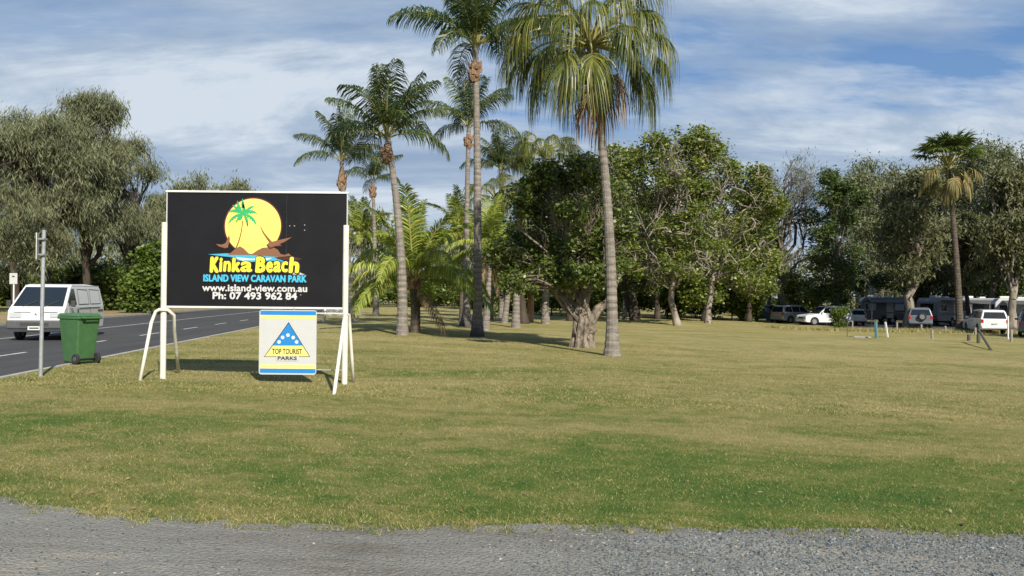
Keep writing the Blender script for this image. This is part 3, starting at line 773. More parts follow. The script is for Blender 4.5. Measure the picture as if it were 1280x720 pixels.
wb.scale = (0.93, 0.93, 1.0)
obj('axle', MB().tube([(0.235, -0.26, 0.112), (0.235, 0.26, 0.112)], 0.012, 8), M['rubber'], wb)

# ------------------------------------------------------------------ vehicles
def arch(xc, Rr, zb, n=9):
    """points of a wheel arch, travelling towards -x along the sill"""
    return [(xc + Rr * math.cos(PI * i / n), max(zb, 0.32 + Rr * math.sin(PI * i / n))) if 0 < i < n else (xc + Rr * math.cos(PI * i / n), zb) for i in range(n + 1)]
def shell(lower, upper, zw, zr, w0, w1, wb_=None):
    """lower: outline from front waist down, along the sill, to rear waist; upper: from rear waist over the roof to front waist"""
    wb_ = wb_ or w0
    def hw(z): return w0 + (w1 - w0) * max(0, (z - zw) / (zr - zw)) if z > zw else w0
    out = lower + upper[1:-1]
    n = len(out); v = [(x, -hw(z), z) for x, z in out] + [(x, hw(z), z) for x, z in out]
    mb = MB(); mb.add(v, [(i, (i + 1) % n, (i + 1) % n + n, i + n) for i in range(n)])
    lo = list(range(len(lower))); up = [len(lower) - 1] + list(range(len(lower), n)) + [0]
    b0 = mb.nv - 2 * n
    for off in (0, n):
        mb.f.append((np.array([[i + off + b0 for i in lo]]), 0)); mb.f.append((np.array([[i + off + b0 for i in up]]), 0))
    return mb, hw
def side_slab(hw, poly, s, proud=0.006, thick=0.02):
    n = len(poly); o = [(x, s * (hw(z) + proud), z) for x, z in poly]; i_ = [(x, s * (hw(z) + proud - thick), z) for x, z in poly]
    mb = MB(); mb.add(o + i_, [(i, (i + 1) % n, (i + 1) % n + n, i + n) for i in range(n)])
    mb.f.append((np.arange(n)[None, :], 0)); mb.f.append((np.arange(n)[None, ::-1] + n, 0))
    return mb
def cross_slab(hw, A, B, t0, t1, fw, proud=0.006, inset0=0.0):
    """pane lying on the strip between outline points A and B (x,z), fw = share of the width"""
    A, B = Vector(A), Vector(B); d = (B - A).normalized(); nr = Vector((d.y, -d.x))
    p, q = A.lerp(B, t0), A.lerp(B, t1)
    o = []
    for k in (proud, proud - 0.02):
        for pt in (p, q):
            for s in ((-1, 1) if pt is p else (1, -1)):
                o.append((pt.x + nr.x * k, s * hw(pt.y) * fw, pt.y + nr.y * k))
    return MB().add(o, [(0, 1, 2, 3), (7, 6, 5, 4), (0, 4, 5, 1), (1, 5, 6, 2), (2, 6, 7, 3), (3, 7, 4, 0)])
def wheel_mesh():
    n = 22; Rw, hwid = 0.32, 0.10
    pr = [(0.20, hwid), (0.29, hwid), (Rw, hwid * 0.7), (Rw, -hwid * 0.7), (0.29, -hwid), (0.20, -hwid)]
    v = [(r * math.cos(2 * PI * i / n), h, r * math.sin(2 * PI * i / n)) for r, h in pr for i in range(n)]
    f = [(j * n + i, j * n + (i + 1) % n, (j + 1) * n + (i + 1) % n, (j + 1) * n + i) for j in range(5) for i in range(n)]
    ty = MB().add(v, f)
    rm = MB().tube([(0, -0.07, 0), (0, 0.07, 0)], 0.20, n)
    for i in range(5):
        a = 2 * PI * i / 5
        for s in (-1, 1): rm.box((0.1 * math.cos(a), s * 0.078, 0.1 * math.sin(a)), (0.05, 0.02, 0.05))
    rm.tube([(0, -0.095, 0), (0, 0.095, 0)], 0.045, 8)
    return ty.mesh('wheel', M['rubber'], True), rm.mesh('rim', M['rim'])
WH = wheel_mesh()
def wheels(root, xs_, w, r=0.32):
    for x in xs_:
        for s in (-1, 1):
            o = obj('wheel', WH[0], None, root, loc=(x, s * (w - 0.10), r)); o.scale = (r / 0.32,) * 3
            obj('rim', WH[1], None, o)
    ax = MB()
    for x in xs_: ax.tube([(x, -w + 0.1, r), (x, w - 0.1, r)], 0.06, 6)
    ax.box(((xs_[0] + xs_[-1]) / 2, 0, 0.42), (abs(xs_[0] - xs_[-1]) + 1.2, 1.0, 0.14))
    obj('underbody', ax, M['rubber'], root)

def panel_van(loc, rz):
    t = thing('van', 'white panel van with grey bumper driving along the road towards the camera', 'van', loc, rz)
    zw, zr, w0, w1 = 1.06, 1.84, 0.845, 0.70
    low = [(2.03, zw), (2.14, 0.98), (2.18, 0.72), (2.2, 0.42), (2.12, 0.30)] + arch(1.42, 0.40, 0.27) + arch(-0.85, 0.40, 0.27) + [(-2.10, 0.32), (-2.16, 0.6), (-2.16, zw)]
    up = [(-2.16, zw), (-2.06, 1.70), (-1.95, 1.80), (-0.5, 1.86), (0.9, 1.84), (1.14, 1.78), (2.03, zw)]
    mb, hw = shell(low, up, zw, zr, w0, w1)
    obj('body', mb, M['pwhite'], t, bevel=0.035, segs=3)
    ws = obj('windscreen', cross_slab(hw, (1.14, 1.78), (2.03, zw), 0.06, 0.93, 0.90), M['glass'], t)
    for y in (-0.45, 0.2): obj('wiper', MB().tube([(1.99, y, zw + 0.05), (1.80, y + 0.38, zw + 0.24)], 0.009, 5), M['dplast'], ws)
    for s in (-1, 1):
        obj('side_window', side_slab(hw, [(1.60, 1.16), (0.86, 1.16), (0.86, 1.70), (1.12, 1.70), (1.68, 1.26)], s), M['glass'], t)
        for x0, x1 in ((0.62, -0.45), (-0.65, -1.75)):
            obj('blank_side_panel', side_slab(hw, [(x0, 1.18), (x1, 1.18), (x1 - 0.02, 1.64), (x0 - 0.06, 1.66)], s, 0.003), M['pwhite'], t)
        for x0, x1 in ((0.64, -0.47), (-0.63, -1.78)): obj('window_seal', MB().tube([(x0, s * (hw(1.17) + .002), 1.17), (x1, s * (hw(1.17) + .002), 1.17), (x1 - .03, s * (hw(1.66) + .002), 1.66), (x0 - .07, s * (hw(1.68) + .002), 1.68), (x0, s * (hw(1.17) + .002), 1.17)], 0.014, 5), M['gplast'], t)
        obj('door_gap', MB().box((0.70, s * (w0 + 0.002), 0.75), (0.012, 0.012, 0.62)), M['dplast'], t)
        obj('door_gap', MB().box((-0.55, s * (w0 + 0.002), 0.75), (0.012, 0.012, 0.62)), M['dplast'], t)
        obj('wheel_well', MB().tube([(1.42 + .41 * math.cos(PI * q / 10), s * (w0 - .02), .30 + .41 * math.sin(PI * q / 10)) for q in range(11)], 0.03, 5), M['dplast'], t)
        dr_ = obj('door', side_slab(hw, [(1.72, 0.62), (0.74, 0.62), (0.74, 1.10), (1.72, 1.04)], s, 0.004), M['pwhite'], t)
        obj('door_handle', MB().box((0.83, s * (w0 + 0.02), 0.95), (0.05, 0.03, 0.13)), M['dplast'], dr_)
        obj('vent', MB().box((-1.70, s * (w0 + 0.012), 0.93), (0.55, 0.014, 0.05)), M['dplast'], t)
        obj('door_rail', MB().box((-0.5, s * (w0 + 0.01), 1.04), (2.3, 0.012, 0.02)), M['gplast'], t)
        m_ = obj('mirror', MB().box((1.70, s * 0.98, 1.20), (0.08, 0.14, 0.20)), M['dplast'], t, bevel=0.02)
        obj('mirror_arm', MB().tube([(1.66, s * 0.82, 1.14), (1.69, s * 0.95, 1.18)], 0.018, 6), M['dplast'], m_)
        obj('headlight', MB().box((2.165, s * 0.60, 0.83), (0.07, 0.36, 0.16)), M['lamp'], t, bevel=0.015)
        obj('indicator', MB().box((2.20, s * 0.72, 0.60), (0.09, 0.20, 0.08)), M['orange'], t, bevel=0.01)
        obj('front_panel_seam', MB().box((2.172, s * 0.40, 0.94), (0.02, 0.5, 0.010)), M['gplast'], t)
    obj('front_bumper', MB().box((2.17, 0, 0.53), (0.22, 1.70, 0.28)), M['gplast'], t, bevel=0.05, segs=3)
    gl_ = MB()
    for k in range(3): gl_.box((2.288, 0, 0.50 + k * 0.045), (0.012, 0.85, 0.018))
    obj('grille', gl_, M['dplast'], t)
    npl = obj('number_plate', MB().box((2.295, 0.0, 0.42), (0.012, 0.38, 0.12)), M['white'], t)
    obj('plate_digits', MB().box((2.303, 0, 0.42), (0.004, 0.28, 0.05)), M['gplast'], npl)
    dm = MB()
    for a in (90, 210, 330):
        ca, sa = math.cos(R(a)), math.sin(R(a)); dm.prism([(0, 0), (0.5 * ca * .05 - .5 * sa * .03, .5 * sa * .05 + .5 * ca * .03), (ca * .05, sa * .05), (0.5 * ca * .05 + .5 * sa * .03, .5 * sa * .05 - .5 * ca * .03)], (2.168, 0, 0.86), (0, 1, 0), (0, 0, 1), (0.014, 0, 0))
    fixn(obj('badge', dm, M['gplast'], t))
    obj('dashboard_item', MB().box((1.70, -0.1, 1.10), (0.1, 0.26, 0.05)), M['white'], ws)
    obj('sill_skirt', MB().box((0.3, 0, 0.33), (1.5, 1.66, 0.10)), M['gplast'], t, bevel=0.02)
    obj('gutter', MB().box((-0.45, 0.70, 1.80), (3.0, 0.03, 0.025)), M['pwhite'], t)
    obj('gutter', MB().box((-0.45, -0.70, 1.80), (3.0, 0.03, 0.025)), M['pwhite'], t)
    wheels(t, (1.42, -0.85), 0.82, 0.31)
    return t
vc = ray(52, 418, 27.6)
rd = math.atan2(1, -0.1)                        # road direction, away from the camera
vn = panel_van((-15.72, 29.6, -0.1), R(-80))

def car(label, loc, rz, paint, style='suv', group='vehicles parked in the caravan park', name='parked_car', L=4.6, cat='car', spare=False, rack=False):
    t = thing(name, label, cat, loc, rz, group)
    if style == 'suv':
        H, zw, w0, w1 = 1.72, 1.02, 0.92, 0.70
        low = [(0.98, zw), (2.05, 0.92), (2.26, 0.78), (2.3, 0.45), (2.2, 0.28)] + arch(1.42, 0.42, 0.26) + arch(-1.36, 0.42, 0.26) + [(-2.18, 0.30), (-2.28, 0.45), (-2.28, zw)]
        up = [(-2.28, zw), (-2.08, 1.60), (-1.95, H - 0.02), (-0.6, H + 0.02), (0.20, H - 0.03), (0.98, zw)]
        rear = ((-2.28, zw), (-2.08, 1.60)); ws_ = ((0.20, H - 0.03), (0.98, zw))
        wins = [[(0.72, 1.10), (-0.18, 1.10), (-0.18, 1.60), (0.22, 1.60)], [(-0.26, 1.10), (-1.10, 1.10), (-1.10, 1.60), (-0.26, 1.60)], [(-1.18, 1.10), (-2.06, 1.12), (-1.90, 1.55), (-1.18, 1.60)]]
    elif style == 'wagon':
        H, zw, w0, w1 = 1.48, 0.92, 0.88, 0.66
        low = [(0.95, zw), (2.05, 0.78), (2.28, 0.66), (2.3, 0.40), (2.2, 0.24)] + arch(1.40, 0.37, 0.22) + arch(-1.36, 0.37, 0.22) + [(-2.2, 0.28), (-2.3, 0.42), (-2.3, zw)]
        up = [(-2.3, zw), (-2.02, 1.38), (-1.85, H - 0.02), (-0.4, H + 0.02), (0.15, H - 0.02), (0.95, zw)]
        rear = ((-2.3, zw), (-2.02, 1.38)); ws_ = ((0.15, H - 0.02), (0.95, zw))
        wins = [[(0.70, 0.97), (-0.20, 0.97), (-0.20, 1.40), (0.18, 1.40)], [(-0.28, 0.97), (-1.12, 0.97), (-1.12, 1.40), (-0.28, 1.40)], [(-1.2, 0.97), (-2.05, 1.0), (-1.85, 1.34), (-1.2, 1.39)]]
    else:   # ute
        H, zw, w0, w1 = 1.70, 1.0, 0.90, 0.70
        low = [(1.05, zw), (2.15, 0.92), (2.36, 0.78), (2.4, 0.45), (2.3, 0.30)] + arch(1.50, 0.42, 0.28) + arch(-1.48, 0.42, 0.28) + [(-2.4, 0.36), (-2.46, 0.5), (-2.46, zw)]
        up = [(-2.46, zw), (-0.92, 1.01), (-0.80, 1.64), (-0.6, H), (0.30, H - 0.02), (1.05, zw)]
        rear = ((-0.92, 1.01), (-0.80, 1.64)); ws_ = ((0.30, H - 0.02), (1.05, zw))
        wins = [[(0.80, 1.06), (0.05, 1.06), (0.05, 1.60), (0.32, 1.60)], [(-0.03, 1.06), (-0.80, 1.06), (-0.72, 1.58), (-0.03, 1.60)]]
    mb, hw = shell(low, up, zw, H, w0, w1)
    obj('body', mb, paint, t, bevel=0.05, segs=3)
    obj('windscreen', cross_slab(hw, *ws_, 0.08, 0.94, 0.90), M['glass'], t)
    obj('rear_window', cross_slab(hw, *rear, 0.12, 0.93, 0.86), M['glass'], t)
    for s in (-1, 1):
        for w_ in wins: obj('side_window', side_slab(hw, w_, s), M['glass'], t)
        xf = low[2][0]; xr_ = low[-1][0]
        obj('headlight', MB().box((xf - 0.02, s * 0.68, low[2][1] - 0.03), (0.12, 0.36, 0.15)), M['lamp'], t, bevel=0.02)
        obj('tail_light', MB().box((xr_ + 0.01, s * (w0 - 0.10), zw - 0.10), (0.07, 0.17, 0.26)), M['red'], t, bevel=0.015)
        obj('mirror', MB().box((0.72, s * (w0 + 0.09), zw + 0.12), (0.12, 0.20, 0.14)), paint, t, bevel=0.03)
        obj('door_handle', MB().box((0.0, s * (w0 + 0.012), zw - 0.12), (0.16, 0.03, 0.03)), M['dplast'], t)
        if style != 'ute': obj('roof_rail', MB().tube([(-1.7, s * 0.62, H + 0.03), (-1.5, s * 0.62, H + 0.07), (0.0, s * 0.62, H + 0.07), (0.15, s * 0.62, H + 0.0)], 0.018, 6), M['dplast'], t)
    fb, rb = low[3], low[-2]
    obj('front_bumper', MB().box((fb[0] - 0.05, 0, 0.42), (0.18, 1.70, 0.20)), M['gplast'] if paint != M['pwhite'] else paint, t, bevel=0.05)
    obj('rear_bumper', MB().box((rb[0] + 0.04, 0, 0.50), (0.20, 1.74, 0.24)), paint if style != 'ute' else M['dplast'], t, bevel=0.05)
    obj('number_plate', MB().box((rb[0] - 0.075, 0, 0.74), (0.014, 0.36, 0.12)), M['swhite'], t)
    obj('grille', MB().box((fb[0] - 0.01, 0, 0.66), (0.04, 0.8, 0.14)), M['dplast'], t, bevel=0.01)
    if spare:
        w_ = obj('spare_wheel', WH[0], None, t, loc=(rb[0] - 0.14, -0.12, 0.98), rot=(0, 0, PI / 2)); obj('rim', WH[1], None, w_)
    if rack:
        k = MB()
        for x in (-1.2, -0.5, 0.1): k.tube([(x, -0.66, H + 0.08), (x, 0.66, H + 0.08)], 0.02, 6)
        for y in (-0.66, 0, 0.66): k.tube([(-1.5, y, H + 0.1), (0.25, y, H + 0.1)], 0.015, 6)
        obj('roof_rack', k, M['dplast'], t)
    wheels(t, (low[5][0] - 0.42 if False else (1.42 if style == 'suv' else 1.40 if style == 'wagon' else 1.50), (-1.36 if style != 'ute' else -1.48)), w0 - 0.02, 0.35 if style != 'wagon' else 0.31)
    return t

def caravan(label, loc, rz, clad, L=5.0, H=2.55, awning=True, tone='canvas'):
    t = thing('caravan', label, 'caravan', loc, rz, 'caravans parked in the caravan park')
    h = L / 2; zw = 1.3
    low = [(h, zw), (h - 0.05, 0.62), (h - 0.35, 0.42), (0.75, 0.42), (0.7, 0.72), (-0.55, 0.72), (-0.6, 0.42), (-h + 0.2, 0.42), (-h, 0.6), (-h, zw)]
    up = [(-h, zw), (-h + 0.05, H - 0.35), (-h + 0.35, H), (h - 0.75, H + 0.03), (h - 0.35, H - 0.2), (h, zw)]
    mb, hw = shell(low, up, zw, H, 1.12, 1.08)
    obj('body', mb, clad, t, bevel=0.05)
    obj('front_window', cross_slab(hw, (h - 0.35, H - 0.2), (h, zw), 0.25, 0.95, 0.8), M['glass'], t)
    obj('rear_window', cross_slab(hw, (-h, zw), (-h + 0.05, H - 0.35), 0.1, 0.8, 0.6), M['glass'], t)
    for s in (-1, 1):
        for x0, x1 in ((h - 0.8, h - 1.9), (-h + 1.3, -h + 0.4)): 
            w_ = obj('side_window', side_slab(hw, [(x0, 1.35), (x1, 1.35), (x1, 1.95), (x0, 1.95)], s, 0.012), M['glass'], t)
            obj('window_frame', side_slab(hw, [(x0 + .05, 1.30), (x1 - .05, 1.30), (x1 - .05, 2.0), (x0 + .05, 2.0)], s, 0.007), M['white'], w_)
        obj('stripe', side_slab(hw, [(h - 0.1, 1.05), (-h + 0.1, 0.95), (-h + 0.1, 1.12), (h - 0.1, 1.15)], s, 0.008), M['pgrey'], t)
        d_ = obj('door', side_slab(hw, [(0.45, 0.55), (-0.2, 0.55), (-0.2, 2.2), (0.45, 2.2)], s, 0.014), M['cvanw'], t)
        obj('tail_light', MB().box((-h - 0.01, s * 0.95, 0.8), (0.05, 0.12, 0.3)), M['red'], t)
    obj('roof_hatch', MB().box((0, 0, H + 0.09), (0.6, 0.6, 0.12)), M['white'], t, bevel=0.02)
    obj('air_conditioner', MB().box((-1.3, 0, H + 0.12), (0.9, 0.6, 0.2)), M['white'], t, bevel=0.04)
    obj('drawbar', MB().tube([(h - 0.1, -0.6, 0.45), (h + 1.0, 0, 0.45), (h - 0.1, 0.6, 0.45)], 0.04, 6), M['dplast'], t)
    obj('gas_bottle', MB().tube([(h + 0.2, 0, 0.5), (h + 0.2, 0, 0.9), (h + 0.2, 0, 0.98)], [0.15, 0.15, 0.06], 12), M['galv'], t)
    wheels(t, (0.4, -0.28) if L > 4.5 else (0.07,), 1.08, 0.31)
    if awning:
        a = MB(); s = -1
        a.add([(h - 0.6, s * 1.13, 2.35), (-h + 0.6, s * 1.13, 2.35), (-h + 0.6, s * 3.3, 2.05), (h - 0.6, s * 3.3, 2.05), (h - 0.6, s * 1.13, 2.38), (-h + 0.6, s * 1.13, 2.38), (-h + 0.6, s * 3.3, 2.08), (h - 0.6, s * 3.3, 2.08)],
              [(0, 3, 2, 1), (4, 5, 6, 7), (0, 1, 5, 4), (1, 2, 6, 5), (2, 3, 7, 6), (3, 0, 4, 7)])
        aw = obj('awning', a, M[tone], t)
        for x in (h - 0.65, -h + 0.65): obj('awning_pole', MB().tube([(x, s * 3.25, 0), (x, s * 3.25, 2.06)], 0.025, 6), M['galv'], aw)
    return t
def park(px, D): 
    g_ = gd(px, D); return (g_.x, g_.y, g_.z)
car('blue four wheel drive ute with open tray, farthest left in the parked row', park(955, 86), R(196), M['pblue'], 'ute', cat='ute', name='parked_ute')
car('pale grey station wagon parked just right of the bare tree trunk', park(994, 82), R(24), M['psilver'], 'suv', rack=True)
car('white four wheel drive parked side on beside a silver wagon', park(1030, 77), R(190), M['pwhite'], 'suv')
car('silver hatchback showing its dark rear window right of the white car', park(1064, 79), R(80), M['psilver'], 'wagon')
car('grey four wheel drive with a spare wheel mounted on its tail', park(1147, 73), R(70), M['pgrey'], 'suv', spare=True)
car('white car parked tail towards the lawn beside the tall fan palm', park(1231, 63), R(77), M['pwhite'], 'suv')
car('dark grey car cut by the right edge of the picture', park(1292, 58), R(60), M['pgrey'], 'suv', rack=True)
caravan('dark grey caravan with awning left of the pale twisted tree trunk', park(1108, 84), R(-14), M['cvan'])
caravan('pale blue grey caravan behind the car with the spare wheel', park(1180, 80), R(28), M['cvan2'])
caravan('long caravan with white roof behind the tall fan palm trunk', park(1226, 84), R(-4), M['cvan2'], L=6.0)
caravan('white caravan at the far right behind the parked white car', park(1276, 78), R(-20), M['cvanw'], L=4.6)

# ------------------------------------------------------------------ posts along the caravan park edge
def post_thing(px, py_top, py_bot, mt, label, r=0.08, lean=0.0, group='low posts along the edge of the lawn', square=False):
    b = gp(px, py_bot); t_ = ray(px + lean, py_top, b.y)
    mb = MB()
    mb.tube([(0, 0, -0.2), ((t_.x - b.x) * .5, 0, (t_.z - b.z) * .5), (t_.x - b.x, 0, t_.z - b.z)], r, 4 if square else 9)
    o = obj('post', mb, M[mt], loc=b, bevel=0.012)
    tag(o, label, 'post', group)
    return o
post_thing(1121, 403, 411.5, 'log', 'short grey log post directly under the pale twisted trunk')
post_thing(1151.5, 405.5, 414, 'log', 'short grey log post in front of the spare wheel car')
post_thing(1165, 412.5, 423.5, 'log', 'short weathered log post midway between the spare wheel car and the tall palm')
post_thing(1181.5, 407.5, 415, 'log', 'small grey log post left of the tall fan palm trunk')
post_thing(1219, 409.5, 418.5, 'log', 'pale short post in front of the white parked car')
post_thing(1211, 418, 426, 'logdark', 'dark stub post left of the braced fence post', 0.10)
fp = post_thing(1223, 417, 429, 'logdark', 'dark fence post with a slanting timber brace at the right of the lawn', 0.10)
post_thing(1264, 412, 427, 'log', 'grey post nearest the right edge of the picture')
post_thing(1065.5, 401, 411, 'log', 'thin grey post behind the small bush', 0.06)
q = gp(1223, 429); e_ = gp(1239, 438)
fixn(obj('brace', MB().tube([(0.0, 0, 0.75), (e_.x - q.x, e_.y - q.y, e_.z - q.z)], 0.06, 8), M['logdark'], fp))
post_thing(1110, 402.5, 421.5, 'white', 'leaning white stake standing on the lawn', 0.07, -3.5, 'marker stakes on the lawn', True)
post_thing(1095.5, 402, 423, 'bluepost', 'blue green stake left of the leaning white stake', 0.10, -1, 'marker stakes on the lawn', True)
post_thing(1260, 395, 424, 'white', 'tall thin white post near the tail of the white parked car', 0.05, 0, 'marker stakes on the lawn')
post_thing(1059, 404, 421, 'logdark', 'thin dark stake beside the concrete slab', 0.022, 0, 'marker stakes on the lawn')
sl = gp(1075, 421.5)
tag(obj('concrete_slab', MB().box((0, 0, 0.02), (1.0, 0.8, 0.06)), M['concrete'], loc=sl, bevel=0.01), 'flat pale concrete slab set into the lawn at the right', 'slab')
# dark object and pebble by the driveway
pb_ = gp(1202, 659)
rk = MB(); rr = np.random.default_rng(3); rk.add(octv * rr.uniform(0.7, 1.2, (6, 1)) * np.array([0.024, 0.02, 0.022]), octf)
tag(obj('pebble', rk, M['rubber'], loc=pb_ + Vector((0, 0, 0.014)), bevel=0.004), 'single black pebble lying where grass meets gravel at the right', 'pebble')
# park road behind the posts
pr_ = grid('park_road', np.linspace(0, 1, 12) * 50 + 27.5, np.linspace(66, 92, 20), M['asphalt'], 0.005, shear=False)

r = np.random.default_rng(31); nn = 16000
qx = r.uniform(20, 47, nn); qy = 62.5 + (47 - qx) * 0.10 + r.normal(0, 1.3, nn); qh = r.uniform(0.08, 0.30, nn); qa = r.uniform(0, 2 * PI, nn); ql = r.normal(0, 0.35, (nn, 2)) * qh[:, None]; qz = T(qx, qy)
rgm = MB(); rgm.add(np.stack([np.stack([qx - np.cos(qa) * .02, qy - np.sin(qa) * .02, qz - .01], 1), np.stack([qx + np.cos(qa) * .02, qy + np.sin(qa) * .02, qz - .01], 1), np.stack([qx + ql[:, 0], qy + ql[:, 1], qz + qh], 1)], 1).reshape(-1, 3), np.arange(3 * nn).reshape(-1, 3))
tag(obj('rough_grass', rgm, M['blade']), 'longer unmown green grass along the row of low posts at the right', 'grass', kind='stuff')
nn = 900; qy = 6.3 + 32 * r.random(nn) ** 1.6; qx = r.uniform(-0.62, 0.62, nn) * qy; ok = (qx > EDGE(qy) + .2) & (qy > drive_edge(qx)); qx, qy = qx[ok], qy[ok]
lm = MB(); leaf_c = np.stack([qx, qy, T(qx, qy) + 0.02], 1)
a_ = r.uniform(0, 2 * PI, len(qx)); la = np.stack([np.cos(a_), np.sin(a_), r.normal(0, .25, len(qx))], 1); lb_ = np.stack([-np.sin(a_), np.cos(a_), r.normal(0, .25, len(qx))], 1); sz = r.uniform(.012, .032, (len(qx), 1))
lm.add(np.stack([leaf_c - la * sz, leaf_c + lb_ * sz * .4, leaf_c + la * sz, leaf_c - lb_ * sz * .4], 1).reshape(-1, 3), np.arange(4 * len(qx)).reshape(-1, 4))
tag(obj('leaf_litter', lm, M['dead']), 'small dry brown leaves scattered over the mown lawn', 'leaf litter', kind='stuff')
# ------------------------------------------------------------------ cream lattice bench
bs = gp(417.5, 401.6)
bt = thing('bench', 'cream lattice backed garden bench seen beyond the right post of the billboard', 'bench', bs, R(0))
kb = bs.y / F; bw = 25 * kb; bh = 23 * kb
for x in (-bw / 2, bw / 2):
    obj('leg', MB().box((x, 0.22, bh / 2), (0.08, 0.08, bh)), M['cream'], bt)
    obj('leg', MB().box((x, -0.25, 0.165), (0.08, 0.08, 0.33)), M['cream'], bt)
    obj('armrest', MB().box((x, -0.02, 0.55), (0.08, 0.56, 0.05)), M['cream'], bt)
for k in range(4): obj('seat_slat', MB().box((0, -0.2 + k * 0.13, 0.33), (bw - 0.09, 0.10, 0.03)), M['cream'], bt)
for z in (0.38, bh - 0.04): obj('back_rail', MB().box((0, 0.22, z), (bw - 0.085, 0.05, 0.07)), M['cream'], bt)
lat = MB(); hb = bh - 0.10 - 0.40; nl = int(bw / 0.13)
for k in range(-5, nl):
    for s in (-1, 1):
        x0 = -bw / 2 + k * 0.13; x1 = x0 + hb
        if s < 0: x0, x1 = x1, x0
        a_, b_ = (x0, 0.41), (x1, 0.41 + hb)
        lo_, hi_ = -bw / 2 + .04, bw / 2 - .04
        def clip(a, b):
            pts = []
            for t in (0, 1): pts.append(t)
            ts = sorted([0, 1]); 
            d = b[0] - a[0]; t0, t1 = (lo_ - a[0]) / d, (hi_ - a[0]) / d
            t0, t1 = min(t0, t1), max(t0, t1); t0, t1 = max(0, t0), min(1, t1)
            return (t0, t1) if t1 - t0 > 0.05 else None
        c = clip(a_, b_)
        if c:
            pa_ = [a_[i] + (b_[i] - a_[i]) * c[0] for i in (0, 1)]; pb2 = [a_[i] + (b_[i] - a_[i]) * c[1] for i in (0, 1)]
            lat.tube([(pa_[0], 0.22 - s * 0.012, pa_[1]), (pb2[0], 0.22 - s * 0.012, pb2[1])], 0.02, 4)
obj('back_lattice', lat, M['cream'], bt)

# ------------------------------------------------------------------ palms
def frond_mesh(seed, L, elev, droop, mt, nl=42, wleaf=0.045, lmax=0.75, twist=0.0, ldroop=0.75, wind=0.0, name='frond'):
    """feather palm leaf arching in the local x-z plane; leaflets hang either side of the rib"""
    r = np.random.default_rng(seed)
    n = 14; pts = [np.zeros(3)]; a = elev
    side = 0.0
    for i in range(n):
        t = i / n; a = elev - droop * (t ** 1.3); side += wind * (t + 0.1) / n
        d = np.array([math.cos(a) * math.cos(side), math.sin(side) * math.cos(a), math.sin(a)])
        pts.append(pts[-1] + d * L / n)
    pts = np.array(pts)
    mb = MB(); mb.tube(pts, np.linspace(0.035, 0.006, n + 1) * (L / 2.6), 5, m=1)
    tt = np.linspace(0.16, 1.0, nl)
    V = []; Fq = []; Ft = []
    for s in (-1, 1):
        for t in tt:
            t = min(1, max(0.1, t + r.normal(0, 0.006)))
            k = t * n; i = min(int(k), n - 1); p = pts[i] + (pts[i + 1] - pts[i]) * (k - i)
            tg = pts[i + 1] - pts[i]; tg /= np.linalg.norm(tg)
            sd_ = np.cross(tg, (0, 0, 1.)); sd_ /= np.linalg.norm(sd_) + 1e-9
            up = np.cross(sd_, tg)
            ll = lmax * (math.sin(PI * (0.12 + 0.80 * t)) ** 0.8) * r.uniform(0.82, 1.08)
            tw = twist * s
            d0 = sd_ * s * math.cos(0.30 + tw) + up * (0.12 + r.normal(0, 0.10)) + tg * (0.35 + 0.75 * t)
            d0 /= np.linalg.norm(d0)
            d1 = d0 + np.array([0, 0, -ldroop * (0.8 + 0.5 * r.random())]); d1 /= np.linalg.norm(d1)
            d2 = d1 + np.array([0, 0, -ldroop * (0.9 + 0.7 * r.random())]); d2 /= np.linalg.norm(d2)
            wv = np.cross(d0, up); wv = tg * 0.8 + up * r.normal(0, 0.35); wv /= np.linalg.norm(wv); wv = wv * wleaf * 0.5
            q1 = p + d0 * ll * 0.35; q2_ = q1 + d1 * ll * 0.35; q3_ = q2_ + d2 * ll * 0.30
            b0 = len(V)
            V += [p - wv * 0.6, p + wv * 0.6, q1 - wv, q1 + wv, q2_ - wv * 0.75, q2_ + wv * 0.75, q3_]
            Fq += [(b0, b0 + 1, b0 + 3, b0 + 2), (b0 + 2, b0 + 3, b0 + 5, b0 + 4)]; Ft += [(b0 + 4, b0 + 5, b0 + 6)]
    mb.add(V, Fq); 
    mb.f.append((np.array(Ft) + mb.nv - len(V), 0))
    return mb.mesh(name, [mt, M['rachis']])
